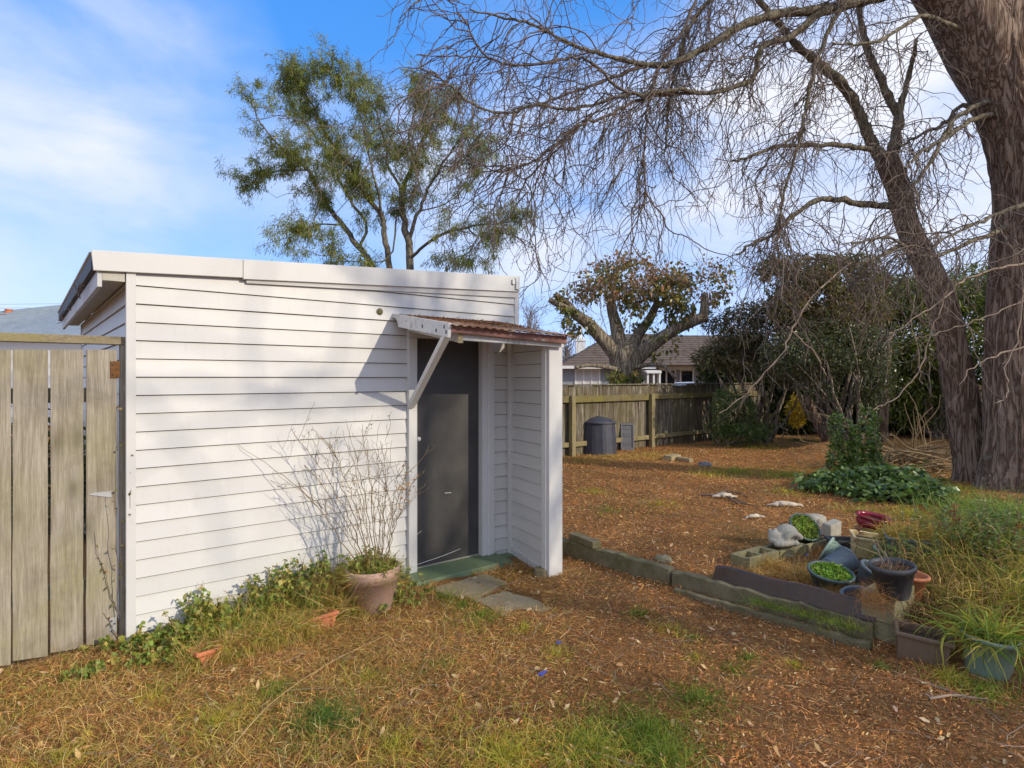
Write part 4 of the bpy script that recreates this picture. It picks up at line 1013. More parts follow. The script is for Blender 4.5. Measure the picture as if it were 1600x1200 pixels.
# ------------------------------------------------------------------ house behind the fence
YH = 27.0
hs_ = thing('brown_roof_house', 'single storey house with brown tiled hip roofs and white gutters beyond fence', 'house', P(1040, 600, YH))
def hz(py, Y=YH): return CAMH - (py - CY)/FX*Y
def hx(px, Y=YH): return (px - CX)/FX*Y
EZ = hz(573); 
hw = MB()
xl, xm, xr_ = hx(872), hx(1012), hx(1290)
hw.box(xl, xm - .02, YH, YH + 9, -.3, EZ); hw.box(xm, xr_, YH + .9, YH + 9.5, -.3, EZ + .0)
obj('wall', hw.mesh('wall', M['housewall']), hs_)
def hip(mb, x0, x1, y0, y1, z0, zr_, r0, r1, yr):
    V = [(x0, y0, z0), (x1, y0, z0), (x1, y1, z0), (x0, y1, z0), (r0, yr, zr_), (r1, yr, zr_)]
    mb.add(V, [(0, 1, 5, 4), (1, 2, 5), (2, 3, 4, 5), (3, 0, 4), (3, 2, 1, 0)])
    return V
def tiled(name, x0, x1, y0, y1, z0, zr_, r0, r1, yr, courses=14):
    """hip roof built of stepped courses"""
    mb = MB()
    for i in range(courses):
        a, b = i/courses, (i + 1)/courses
        def rect(t, up): return [(x0 + (r0 - x0)*t, y0 + (yr - y0)*t, z0 + (zr_ - z0)*t + up), (x1 + (r1 - x1)*t, y0 + (yr - y0)*t, z0 + (zr_ - z0)*t + up),
                                 (x1 + (r1 - x1)*t, y1 + (yr - y1)*t, z0 + (zr_ - z0)*t + up), (x0 + (r0 - x0)*t, y1 + (yr - y1)*t, z0 + (zr_ - z0)*t + up)]
        lo, lo0, hi = rect(a, .045), rect(a, -.0), rect(b, .0)
        mb.add(lo0 + lo + hi, [(k, (k + 1) % 4, 4 + (k + 1) % 4, 4 + k) for k in range(4)] + [(4 + k, 4 + (k + 1) % 4, 8 + (k + 1) % 4, 8 + k) for k in range(4)])
    return obj('roof', mb.mesh('roof', M['tiles']), hs_)
r1_ = tiled('roof', hx(872), hx(1190), YH - .5, YH + 9.5, EZ + .02, 4.02, hx(985), hx(1090), YH + 4.5)
r2_ = tiled('roof', hx(1013), hx(1310), YH - .75, YH + 9.4, EZ + .05, 3.93, hx(1072), hx(1205), YH + 4.3)
gt = MB(); gt.box(hx(872) - .25, hx(1020), YH - .62, YH - .50, EZ - .10, EZ + .03)
obj('gutter', gt.mesh('gutter', M['white']), hs_, .01)
obj('gutter', MB().box(hx(1021), xr_, YH + .26, YH + .39, EZ - .12, EZ + .03).mesh('gutter', M['white']), hs_, .01)
def window(px0, px1, py0, py1, Y, nv, pane='glass', curtain=False):
    x0, x1 = hx(px0, Y), hx(px1, Y); z0, z1 = hz(py1, Y), hz(py0, Y)
    fr = MB(); t = .07
    fr.box(x0, x1, Y - .05, Y, z1 - t, z1); fr.box(x0, x1, Y - .05, Y, z0, z0 + t); 
    for i in range(nv + 1):
        x = x0 + (x1 - x0 - t)*i/nv; fr.box(x, x + t, Y - .049, Y - .001, z0 + t + .001, z1 - t - .001)
    f = obj('window', fr.mesh('window', M['white']), hs_)
    obj('pane', MB().box(x0 + t*.5, x1 - t*.5, Y - .02, Y - .004, z0 + .02, z1 - .02).mesh('pane', M[pane]), f)
    return f
window(898, 938, 576, 640, YH, 3, 'curtain'); window(958, 998, 576, 640, YH, 2, 'glass')
window(1026, 1056, 577, 640, YH + .9, 2, 'glass'); window(1062, 1084, 577, 640, YH + .9, 1, 'glass'); window(1100, 1164, 577, 640, YH + .9, 2, 'curtain'); window(1180, 1230, 577, 640, YH + .9, 2)
obj('door_canopy', MB().hexa([(hx(1004), YH - .9, EZ - .30), (hx(1026), YH - .9, EZ - .30), (hx(1030), YH + .2, EZ - .12), (hx(1000), YH + .2, EZ - .12)], [(hx(1004), YH - .9, EZ - .22), (hx(1026), YH - .9, EZ - .22), (hx(1030), YH + .2, EZ - .04), (hx(1000), YH + .2, EZ - .04)]).mesh('door_canopy', M['white']), hs_)
for i in range(3): obj('canopy_post', MB().box(hx(1005 + 9*i), hx(1005 + 9*i) + .07, YH - .8, YH - .73, -.2, EZ - .3).mesh('canopy_post', M['white']), hs_)
YC = YH + 3.5
ch = MB(); ch.box(hx(900, YC), hx(915, YC), YC, YC + .5, 2, hz(528, YC)); ch.box(hx(899, YC), hx(916, YC), YC - .04, YC + .54, hz(533, YC), hz(531, YC)); ch.box(hx(904.5, YC), hx(910.5, YC), YC + .15, YC + .35, hz(529, YC), hz(508, YC))
obj('chimney', ch.mesh('chimney', M['white']), r1_)
# white vehicle whose rounded roof shows above the fence
YV = 19.5
vx0, vx1, vz = (1060 - CX)/FX*YV, (1166 - CX)/FX*YV, CAMH - (597 - CY)/FX*YV
van = thing('parked_van', 'white vehicle with a rounded roof edge just above the fence top', 'van', ((vx0 + vx1)/2, YV, 0))
prof = [(vx0, .30), (vx0, 1.0), (vx0 + .15, vz - .18), (vx0 + .35, vz - .02), (vx0 + .8, vz), (vx1 - .45, vz), (vx1 - .16, vz - .05), (vx1 - .05, vz - .16), (vx1, .95), (vx1, .30)]
obj('body', MB().prism([(x, YV, z) for x, z in prof], (0, 1.7, 0)).mesh('body', M['vanpaint']), van, .04)
wn = MB(); wn.box(vx0 + .35, vx0 + 1.0, YV - .006, YV + .01, 1.0, vz - .22)
obj('window', wn.mesh('window', M['glass']), van); obj('window', MB().box(vx0 + 1.1, vx1 - .25, YV - .006, YV + .01, 1.0, vz - .22).mesh('window', M['glass']), van)
for x in (vx0 + .45, vx1 - .5):
    for y in (YV - .02, YV + 1.55):
        wm = MB().lathe([(0, 0), (.20, 0), (.31, .02), (.31, .17), (0, .17)], 24); wm.v = [(x + v[0], y + v[2], .31 + v[1]) for v in wm.v]
        obj('wheel', wm.mesh('wheel', M['tyre']), van)
# ------------------------------------------------------------------ neighbour on the left
YL = 22.0
nh = thing('blue_roof_house', 'pale house with a blue grey steel roof beyond the wooden gate', 'house', P(60, 600, YL))
def lx(px, Y=YL): return (px - CX)/FX*Y
nzr, nze = CAMH - (504 - CY)/FX*YL, CAMH - (527 - CY)/FX*YL
nw = MB().box(lx(-330), lx(250), YL, YL + 8, -.2, nze - .05); obj('wall', nw.mesh('wall', M['white']), nh)
rr = MB(); hip(rr, lx(-350), lx(268), YL - .5, YL + 8.5, nze, nzr + 1.2, lx(20), lx(180), YL + 3.8)
nr = obj('roof', rr.mesh('roof', M['blueroof']), nh)
seams = MB()
for i in range(60):
    x = lx(-340) + i*.24; 
    if x > lx(262): break
    seams.beam((x, YL - .49, nze + .02), (min(max(x, lx(20)), lx(180)), YL + 3.75, nzr + 1.2), .03, .03)
obj('roof_seams', seams.mesh('roof_seams', M['blueroof']), nr)
cch = MB(); Yk = YL + 2; cch.box(lx(-16, Yk), lx(9.5, Yk), Yk, Yk + .7, 2, CAMH - (492 - CY)/FX*Yk); cch.box(lx(-18, Yk), lx(10.5, Yk), Yk - .05, Yk + .75, CAMH - (494 - CY)/FX*Yk, CAMH - (491 - CY)/FX*Yk)
ck = obj('chimney', cch.mesh('chimney', M['brick']), nr)
obj('chimney_pot', MB().lathe([(.14, 0), (.12, .2), (.14, .2), (.14, .24), (.08, .24)], 14, (lx(2, Yk), Yk + .35, CAMH - (491 - CY)/FX*Yk)).mesh('chimney_pot', M['terracotta']), ck)
for py, s in ((477, 'upper thin power cable crossing the sky left of the shed'), (483, 'lower thin power cable crossing the sky left of the shed')):
    tb = Tubes(); Yp = 40; t = np.linspace(0, 1, 30)
    x = (-900 - CX)/FX*Yp + t*((900 + 330)/FX*Yp); z = CAMH - (py - CY)/FX*Yp + (t - .6)*.5
    tb.add(np.stack([x, np.full(30, Yp), z], 1), np.full(30, .008), 5)
    tag(obj('power_cable', tb.mesh('power_cable', M['cable'])), s, 'power cable', 'power cables')
# ------------------------------------------------------------------ trees
def limb(ctrl, n, jit=0.0):
    """ctrl rows: px, py, Y, half width px -> world path and radii"""
    c = np.array(ctrl, float); w = np.array([np.append(P(a, b, Y), r/FX*Y) for a, b, Y, r in c])
    s = smooth_path(w, n); p, r = s[:, :3], np.maximum(s[:, 3], .0015)
    if jit: p = p + rng.normal(size=p.shape)*jit*np.minimum(1, np.arange(n)/3)[:, None]
    return p, r
def trunk_mesh(name, ctrl, n, sides, mat, rough=.12, freq=5.0, flare=None, seed=0, ridge=0):
    p, r = limb(ctrl, n)
    T = unit(np.gradient(p, axis=0)); A = unit(np.cross(T, np.array((.2, 1, .1)))); B = np.cross(T, A)
    V = []
    for i in range(n):
        for j in range(sides):
            a = 2*math.pi*j/sides
            q = Vector((math.cos(a)*2.2, math.sin(a)*2.2, p[i][2]*1.1 + seed))
            k = 1 + rough*(mnoise.noise(q) + .6*mnoise.noise(Vector((math.cos(a)*freq, math.sin(a)*freq, p[i][2]*1.6 + seed*2))) + .35*mnoise.noise(Vector((math.cos(a)*freq*2.2, math.sin(a)*freq*2.2, p[i][2]*4 + seed))))
            if ridge:
                zz = p[i][2]*1.5 + 1.2*mnoise.noise(Vector((math.cos(a)*3, math.sin(a)*3, p[i][2]*2)))
                e1 = 1 - abs(mnoise.noise(Vector((math.cos(a)*ridge, math.sin(a)*ridge, zz + seed))))*2; e2 = mnoise.fractal(Vector((math.cos(a)*ridge*2, math.sin(a)*ridge*2, zz*3 + seed)), 1.0, 2.0, 3)
                k += .050*e1 + .030*e2 - .04
            if flare and p[i][2] < flare[0]:
                f = (flare[0] - p[i][2])/flare[0]; k *= 1 + flare[1]*f*f*(.6 + .8*max(0, math.sin(a*3 + 1)))
            V.append(p[i] + (A[i]*math.cos(a) + B[i]*math.sin(a))*r[i]*k)
    F = [(i*sides + j, i*sides + (j + 1) % sides, (i + 1)*sides + (j + 1) % sides, (i + 1)*sides + j) for i in range(n - 1) for j in range(sides)]
    F.append(tuple((n - 1)*sides + j for j in range(sides)))
    return MB().add(V, F).mesh(name, mat, True), p, r
wb_ = P(1560, 772, 8.35)
willow = thing('willow_tree', 'large bare willow with two trunks and hanging twisted twigs', 'tree', (wb_[0], wb_[1], .1))
YR, YLt = 8.35, 8.95
me, pR, rR = trunk_mesh('trunk', [(1592, 792, YR, 62), (1590, 760, YR, 52), (1588, 700, YR, 44), (1584, 620, YR, 39), (1586, 510, YR, 38), (1597, 400, YR, 41), (1604, 300, YR, 43), (1593, 220, YR, 45), (1570, 140, YR, 46), (1556, 75, YR, 48), (1560, 15, YR + .05, 46), (1582, -70, YR + .25, 37), (1600, -200, YR + .5, 28), (1570, -350, YR + .6, 15)], 300, 150, M['bark'], .06, 5, (.8, .25), 0, 7)
obj('trunk', me, willow)
me, p_, r_ = trunk_mesh('trunk_fork', [(1566, 165, YR, 34), (1546, 95, YR, 48), (1510, 32, YR, 47), (1464, -30, YR - .1, 38), (1410, -80, YR - .3, 30), (1320, -150, YR - .6, 22), (1200, -230, YR - 1, 12)], 34, 28, M['bark'], .10, 5, None, 3); obj('trunk', me, willow)
me, pL, rL = trunk_mesh('trunk', [(1536, 768, YLt, 40), (1530, 735, YLt, 33), (1516, 680, YLt, 27), (1500, 605, YLt, 22.5), (1486, 530, YLt, 20.5), (1468, 460, YLt, 19), (1436, 393, YLt, 18), (1416, 345, YLt, 16.5), (1404, 295, YLt - .05, 17), (1384, 245, YLt - .1, 16)], 240, 96, M['bark'], .07, 5, (.7, .3), 9, 6)
obj('trunk', me, willow)
LIMBS = {
 'L1': [(1392, 262, 8.85, 15), (1366, 232, 8.85, 13), (1352, 200, 8.8, 11.5), (1338, 165, 8.75, 11), (1310, 125, 8.7, 11), (1275, 95, 8.6, 10), (1245, 70, 8.5, 8), (1215, 35, 8.4, 7), (1180, -5, 8.3, 6), (1130, -60, 8.1, 4)],
 'L2': [(1390, 258, 8.85, 15), (1400, 215, 8.85, 12), (1404, 178, 8.85, 10.5), (1390, 155, 8.85, 9), (1375, 120, 8.85, 8), (1360, 90, 8.85, 7.5), (1350, 60, 8.9, 7), (1343, 20, 8.9, 6), (1338, -40, 9, 5)],
 'L3': [(1403, 190, 8.85, 8), (1414, 140, 8.8, 6), (1426, 95, 8.75, 5), (1432, 62, 8.7, 3.5)],
 'A': [(1450, -45, 8.25, 17), (1395, -14, 8.2, 14), (1345, 2, 8.15, 12), (1300, 12, 8.1, 11), (1260, 18, 8.05, 10), (1215, 21, 8.0, 10), (1160, 40, 7.95, 9), (1110, 70, 7.9, 8), (1060, 95, 7.8, 7.5), (1025, 102, 7.75, 6.5), (985, 96, 7.7, 5), (930, 82, 7.6, 4.5), (900, 72, 7.55, 4), (870, 58, 7.5, 3.4), (830, 38, 7.4, 3), (790, 28, 7.3, 2.5), (735, 15, 7.2, 1.8)],
 'B': [(1360, -2, 8.1, 9), (1320, 8, 8.05, 8.5), (1270, 30, 8.0, 8), (1235, 58, 7.95, 7.5), (1200, 68, 7.9, 7), (1185, 85, 7.85, 6), (1180, 115, 7.85, 5.5), (1165, 130, 7.8, 5.5), (1110, 145, 7.7, 5), (1060, 140, 7.6, 4.5), (1010, 147, 7.5, 4.3), (970, 149, 7.45, 4), (900, 170, 7.3, 3.4), (840, 166, 7.2, 3), (780, 178, 7.1, 3), (740, 162, 7.0, 2.6), (710, 140, 6.95, 2.4), (690, 122, 6.9, 2.2), (670, 110, 6.85, 1.8)],
 'C': [(1010, 102, 7.75, 4.5), (960, 118, 7.7, 4), (920, 135, 7.6, 3.6), (880, 150, 7.5, 3), (840, 165, 7.45, 2.6), (800, 172, 7.4, 1.8)],
 'D': [(985, 148, 7.5, 4), (958, 130, 7.5, 3.8), (920, 97, 7.45, 3.4), (890, 90, 7.4, 3), (850, 98, 7.3, 3), (790, 100, 7.2, 2.8), (760, 88, 7.1, 2.5), (742, 65, 7.05, 2.2), (728, 35, 7, 2), (705, 5, 6.95, 1.6), (680, -15, 6.9, 1.4)],
 'E': [(762, 89, 7.1, 1.8), (720, 88, 7.0, 1.8), (690, 88, 6.95, 1.5), (652, 84, 6.9, 1.2)],
 'F': [(1090, 145, 7.7, 4), (1010, 152, 7.6, 3.8), (950, 180, 7.5, 3.4), (900, 200, 7.4, 3.2), (862, 235, 7.35, 2.8), (820, 258, 7.3, 2.4), (792, 266, 7.25, 2)],
 'G': [(905, 198, 7.4, 3), (880, 225, 7.4, 2.6), (850, 252, 7.4, 2.3), (820, 285, 7.4, 2), (805, 310, 7.4, 1.5)],
 'H': [(1095, -20, 7.6, 4), (1070, 40, 7.65, 3.6), (1040, 90, 7.7, 3.2), (1022, 128, 7.7, 2.8), (1014, 160, 7.7, 2.8), (1008, 215, 7.7, 2.5), (1006, 260, 7.65, 2.2), (1012, 305, 7.6, 2), (1040, 345, 7.6, 1.8)],
 'I': [(1398, 322, 8.95, 8), (1345, 320, 8.8, 7), (1310, 311, 8.6, 6.5), (1280, 313, 8.5, 6), (1240, 335, 8.3, 5), (1205, 368, 8.2, 4), (1175, 380, 8.1, 3), (1150, 400, 8, 2.2)],
 'J': [(1362, 233, 8.8, 6), (1320, 228, 8.7, 5.5), (1280, 226, 8.6, 5), (1210, 230, 8.4, 4.2), (1175, 243, 8.3, 3.2), (1145, 252, 8.2, 2.4)],
 'K': [(1420, 370, 8.95, 6), (1385, 395, 8.7, 4.5), (1340, 412, 8.4, 4), (1290, 404, 8.1, 3.4), (1250, 402, 7.9, 2.6)],
 'Q1': [(1440, -60, 8.2, 10), (1340, -55, 7.9, 8), (1200, -48, 7.6, 7), (1060, -60, 7.3, 5), (920, -50, 7.0, 3.5), (800, -40, 6.8, 2.4), (690, -12, 6.6, 1.6), (640, 12, 6.5, 1.2), (622, 48, 6.5, 1), (600, 72, 6.5, .8)],
 'Q2': [(1420, -80, 8.2, 9), (1310, -75, 8.3, 8), (1160, -30, 8.3, 6), (1090, 20, 8.3, 5), (1060, 95, 8.2, 4), (1045, 160, 8.2, 3.2), (1040, 230, 8.2, 2.4)],
 'Q3': [(1420, -80, 8.1, 9), (1340, -30, 8.0, 7), (1290, 60, 7.9, 5), (1262, 150, 7.8, 4.2), (1250, 220, 7.7, 3.5), (1225, 300, 7.6, 2.6), (1215, 370, 7.5, 2)],
 'N1': [(1575, 148, 8.35, 7), (1500, 180, 8.1, 5), (1455, 250, 7.9, 4), (1420, 300, 7.8, 3.2), (1412, 330, 7.7, 2.5)],
 'N2': [(1590, 240, 8.35, 6), (1510, 165, 8.5, 5), (1480, 190, 8.6, 4), (1440, 210, 8.6, 3.2), (1405, 230, 8.6, 2.6)],
 'N3': [(1580, 175, 8.35, 6), (1525, 185, 8.15, 5.4), (1480, 215, 8.0, 4.5), (1440, 235, 7.9, 3.5), (1415, 262, 7.8, 2.5)],
 'N4': [(1595, 345, 8.35, 6), (1500, 385, 8.0, 4.5), (1440, 400, 7.7, 3.6), (1390, 372, 7.5, 2.8), (1330, 380, 7.4, 2.2)],
 'N5': [(1535, 62, 8.35, 6), (1490, 42, 8.1, 5.2), (1440, 25, 7.9, 4.5), (1380, 60, 7.7, 3.4), (1330, 70, 7.6, 2.6), (1300, 66, 7.5, 2)],
 'N6': [(1640, 300, 7.0, 6), (1560, 335, 6.9, 4), (1500, 360, 6.8, 3), (1450, 390, 6.7, 2.2)],
 'P1': [(1660, 395, 6.6, 5), (1600, 410, 6.6, 4), (1540, 425, 6.6, 3.4), (1500, 443, 6.6, 3), (1470, 470, 6.6, 2.4), (1425, 500, 6.6, 2), (1380, 540, 6.6, 1.5)],
 'P2': [(1660, 520, 6.4, 4), (1600, 540, 6.4, 3), (1560, 555, 6.4, 2.6), (1540, 565, 6.4, 2.2), (1515, 578, 6.4, 1.8), (1500, 600, 6.4, 1.4)],
 'P3': [(1482, 440, 6.65, 2.2), (1475, 465, 6.7, 2.4), (1463, 500, 6.7, 2.2), (1450, 535, 6.7, 2), (1435, 580, 6.7, 2), (1415, 605, 6.7, 1.8), (1385, 632, 6.7, 1.6), (1360, 640, 6.7, 1.3)],
 'P4': [(1330, 410, 8.35, 2.4), (1316, 420, 7.6, 2.4), (1265, 470, 7.0, 2.6), (1240, 510, 7.0, 2.4), (1225, 545, 7.0, 2.2), (1200, 577, 7.0, 2), (1175, 605, 7.0, 1.7), (1150, 628, 7.0, 1.5), (1124, 646, 7.0, 1.1)],
 'P5': [(1230, 510, 7.0, 2), (1255, 535, 7.0, 2), (1275, 555, 7.0, 2), (1285, 575, 7.0, 1.8), (1292, 584, 7, 1.3)],
 'P6': [(1430, 460, 6.9, 1.8), (1425, 500, 6.9, 1.6), (1432, 530, 6.9, 1.5), (1437, 570, 6.9, 1.3), (1440, 600, 6.9, 1)],
 'P7': [(1600, 440, 6.3, 2.4), (1592, 520, 6.3, 2.2), (1570, 580, 6.3, 2), (1575, 610, 6.3, 2), (1568, 625, 6.3, 1.6), (1555, 628, 6.3, 1.2)],
 'P8': [(1600, 470, 6.9, 2), (1530, 498, 6.9, 1.8), (1470, 520, 6.9, 1.6), (1430, 530, 6.9, 1.3)],
}
limb_tubes = {'thick': Tubes(), 'thin': Tubes()}
twig_src = []
for k, c in LIMBS.items():
    L_ = sum(math.hypot(c[i + 1][0] - c[i][0], c[i + 1][1] - c[i][1]) for i in range(len(c) - 1))
    n = max(12, int(L_/9)); p, r = limb(c, n, .010 if k[0] not in 'LA' else .006)
    r = r*(.70 if k[0] != 'P' else .52); r = np.maximum(r, .003)*(1 + .12*np.sin(np.arange(n)*1.9 + len(k)))
    big_ = c[0][3] > 5.5
    if big_: obj('limb', Tubes().add(p, r, 12).mesh('limb', M['bark2']), willow)
    else: obj('branch', Tubes().add(p, r*.95, 7).mesh('branch', M['twig' if k[0] != 'P' else 'twig_pale']), willow)
    if k == 'Q1': p = p[:int(n*.62)]
    twig_src.append((k, p, r))
# secondary branches and twisted twigs
tw = Tubes()
def fan(src, n, lo, hi, Lr, base, spread, pull, r0, r1, nseg, turn, follow=.5):
    ks = [s for s in src]
    wts = np.array([len(s[1]) for s in ks], float); wts /= wts.sum()
    pick = rng.choice(len(ks), n, p=wts); st = []; dr = []
    for i in pick:
        p = ks[i][1]; t = rng.uniform(lo, hi)*(len(p) - 1.01); j = int(t); f = t - j
        st.append(p[j]*(1 - f) + p[j + 1]*f); dr.append(unit(p[j + 1] - p[j])*follow)
    st = np.array(st); dr = np.array(dr) + np.array(base) + rng.normal(size=(n, 3))*spread
    L_ = rng.uniform(Lr[0], Lr[1], n)
    pts = walk(st, dr, L_, nseg, turn, pull)
    r0, r1 = r0*1.05, r1*1.05; rad = np.linspace(1, 0, nseg + 1)[None]*(r0 - r1)*rng.uniform(.7, 1.2, (n, 1)) + r1
    tw.add(pts, rad, 4 if r0 > .005 else 3)
    return pts
left = [s for s in twig_src if s[0] in 'ABCDEFGHQ1Q2']
allb = [s for s in twig_src if s[0][0] != 'P']
right = [s for s in twig_src if s[0] in ('I', 'J', 'K', 'L1', 'L2', 'L3', 'Q3', 'Q2', 'N1', 'N2', 'N3', 'N4', 'N5', 'N6')]
s1 = fan(left, 130, .1, 1, (.7, 1.9), (-.35, -.1, -.30), .45, (-.01, -.01, -.055), .0085, .0035, 22, .20)
s2 = fan(right, 130, .15, 1, (.6, 1.7), (-.20, -.15, -.35), .55, (-.005, 0, -.06), .0085, .0035, 22, .20)
low = fan([s for s in twig_src if s[0] in ('I', 'K', 'J', 'N4', 'Q3')], 40, .4, 1, (.5, 1.2), (-.2, -.2, -.5), .4, (0, 0, -.05), .007, .003, 16, .2)
def sub(pts, n, lo, hi, Lr, base, spread, pull, r0, r1, nseg, turn):
    p, t, k, tt = spawn(pts, n, lo, hi)
    L_ = rng.uniform(Lr[0], Lr[1], n)
    w_ = walk(p, t*.5 + np.array(base) + rng.normal(size=(n, 3))*spread, L_, nseg, turn, pull)
    tw.add(w_, np.linspace(1, 0, nseg + 1)[None]*(r0 - r1)*rng.uniform(.7, 1.2, (n, 1)) + r1, 3)
    return w_
s1b = fan([s for s in twig_src if s[0] in ('A', 'B', 'C', 'F', 'H', 'G', 'Q2', 'Q3')], 90, .1, 1, (1.3, 2.5), (-.22, -.1, -.55), .35, (-.012, 0, -.06), .0085, .003, 30, .19)
sub(s1b, 700, .1, 1, (.3, .9), (-.1, -.05, -.5), .45, (0, 0, -.06), .0048, .0022, 14, .24)
sub(s1b, 380, .1, 1, (.1, .4), (-.1, 0, -.25), .6, (0, 0, -.03), .0034, .0018, 8, .26)
s3 = sub(s1, 560, .1, 1, (.35, 1.1), (-.2, -.05, -.45), .42, (0, 0, -.06), .0062, .0028, 16, .22)
s4 = sub(s2, 760, .1, 1, (.35, 1.1), (-.1, -.05, -.50), .45, (0, 0, -.07), .0062, .0028, 16, .22)
s5 = fan(allb, 900, .05, 1, (.25, .9), (-.1, -.1, -.30), .6, (0, 0, -.07), .0048, .0022, 14, .24)
for s, n in ((s3, 900), (s4, 1050), (s5, 650), (low, 200)):
    sub(s, n, .05, 1, (.10, .42), (-.1, 0, -.25), .6, (0, 0, -.03), .0034, .0018, 8, .26)
pend = fan([s for s in twig_src if s[0][0] == 'P'], 60, .2, 1, (.2, .6), (-.1, 0, -.6), .4, (0, 0, -.06), .004, .002, 10, .25)
obj('twigs', tw.mesh('twigs', M['twig']), willow)

# ---- leafy tree behind the shed
YT = 13.2
gb = P(620, 690, YT)
gt_ = thing('evergreen_willow', 'airy olive green tree with several slender trunks behind the shed', 'tree', (gb[0], gb[1], 0))
GL = {
 'a': [(632, 700, 0, 9), (636, 560, 0, 8.5), (640, 425, 0, 7), (637, 370, .05, 6.5), (629, 330, .1, 5.5), (632, 290, .2, 4.5), (648, 250, .3, 3.6), (665, 210, .5, 2.8), (688, 172, .6, 1.9), (700, 148, .7, 1.2)],
 'd': [(622, 700, -.1, 8), (618, 560, -.1, 7), (610, 425, -.1, 5.8), (600, 370, -.2, 5.2), (597, 340, -.2, 4.8), (575, 310, -.3, 4.2), (560, 285, -.35, 3.8), (548, 260, -.4, 3.3), (520, 230, -.5, 2.6), (500, 190, -.6, 2), (480, 150, -.7, 1.4), (468, 128, -.8, .9)],
 'f': [(612, 700, .1, 8), (605, 560, .1, 7), (583, 425, .1, 6), (560, 385, .2, 5.2), (535, 350, .25, 4.7), (510, 320, .3, 4.2), (495, 295, .35, 3.8), (485, 270, .4, 3.4), (468, 255, .5, 2.8), (440, 235, .6, 2), (410, 195, .7, 1.4), (385, 150, .8, .9)],
 'b': [(640, 372, .05, 5), (655, 330, -.2, 4), (672, 290, -.4, 3.2), (690, 260, -.6, 2.6), (715, 220, -.8, 1.9), (738, 195, -.9, 1.1)],
 'c': [(629, 330, .1, 4.2), (624, 290, .3, 3.6), (606, 260, .5, 3), (600, 215, .7, 2.4), (585, 170, .8, 1.8), (562, 122, .9, 1)],
 'e': [(597, 342, -.2, 4), (590, 300, -.5, 3.2), (576, 240, -.8, 2.6), (565, 190, -.9, 1.9), (545, 130, -1, 1.1), (528, 106, -1.1, .8)],
 'g': [(562, 388, .2, 4), (572, 350, .6, 3.6), (545, 310, .8, 3.2), (530, 280, .9, 2.8), (505, 230, 1.1, 2), (470, 180, 1.2, 1.4), (440, 135, 1.3, .9)],
 'h': [(640, 405, 0, 4), (660, 386, -.3, 3.6), (690, 366, -.6, 3.2), (730, 355, -.9, 2.5), (770, 350, -1.1, 1.7), (808, 345, -1.2, 1)],
 'i': [(482, 266, .4, 2.2), (440, 266, .6, 1.8), (410, 272, .8, 1.4), (388, 292, 1, .9)],
 'j': [(536, 351, .25, 2.4), (500, 352, 0, 2), (470, 362, -.2, 1.5), (445, 382, -.3, 1)],
 'k': [(648, 250, .3, 2.6), (640, 210, .3, 2.1), (650, 165, .4, 1.6), (655, 118, .5, 1)],
 'l': [(730, 355, -.9, 1.8), (745, 372, -.8, 1.5), (732, 392, -.7, 1.2), (708, 408, -.7, .8)],
 'm': [(690, 260, -.6, 2), (720, 258, -.8, 1.6), (748, 240, -.9, 1)],
 'n': [(620, 335, 0, 2.5), (610, 400, -.3, 1.8), (560, 410, -.6, 1.4), (520, 400, -.9, 1)],
 'o': [(655, 330, -.2, 2), (690, 320, -.3, 1.6), (720, 300, -.4, 1.2), (745, 265, -.5, .9)],
}
gsrc = []
for k, c in GL.items():
    cc = [(a, b, YT + dy, r) for a, b, dy, r in c]; L_ = sum(math.hypot(cc[i + 1][0] - cc[i][0], cc[i + 1][1] - cc[i][1]) for i in range(len(cc) - 1))
    n = max(10, int(L_/10)); p, r = limb(cc, n, .015)
    r = np.maximum(r*(.85 if k in 'adf' else .66), .004)
    obj('trunk' if k in 'adf' else 'limb', Tubes().add(p, r, 10 if k in 'adf' else 6).mesh('limb', M['bark_green']), gt_)
    gsrc.append((k, p, r))
tw = Tubes()
t1 = fan(gsrc, 340, .38, 1, (.25, .92), (0, 0, .12), .5, (0, 0, .0), .0075, .0032, 9, .16, .8)
t2 = sub(t1, 1500, .2, 1, (.14, .45), (0, 0, .0), .55, (0, 0, -.05), .005, .003, 6, .2)
obj('twigs', tw.mesh('twigs', M['bark_green']), gt_)
lv = Leaves()
def tufts(pts, n, per, L, W, cols, droop, lo=.3, spread=.05, keep=None):
    p, t, k, tt = spawn(pts, n, lo, 1)
    if keep is not None: p, t = p[keep(p)], t[keep(p)]
    p = np.repeat(p, per, 0) + rng.normal(size=(len(p)*per, 3))*spread; t = np.repeat(t, per, 0)
    m = len(p); tone = np.repeat(rng.lognormal(0, .22, (len(p)//per, 1)), per, 0)
    lv.add(p, t*.6 + sph(m)*.9 + np.array((0, 0, -droop)), rng.uniform(L[0], L[1], m), rng.uniform(W[0], W[1], m), rng.uniform(.2, 1.0, m), pal(m, cols)*tone)
GC = [(.18, .215, .032), (.25, .26, .042), (.12, .15, .028), (.29, .26, .055), (.15, .20, .04)]
tufts(t2, 5600, 10, (.06, .13), (.009, .016), GC, .55, .3)
tufts(t1, 2300, 10, (.06, .13), (.009, .016), GC, .5, .35)
for key, n in (('h', 60), ('l', 40), ('i', 30), ('j', 50), ('n', 40), ('c', 40), ('e', 40), ('k', 40)):
    pp = [s for s in gsrc if s[0] == key][0][1][None]; tufts(pp, n, 12, (.06, .13), (.009, .016), GC, .6, .45, .12)
obj('crown', lv.mesh('crown', M['leaf']), gt_)

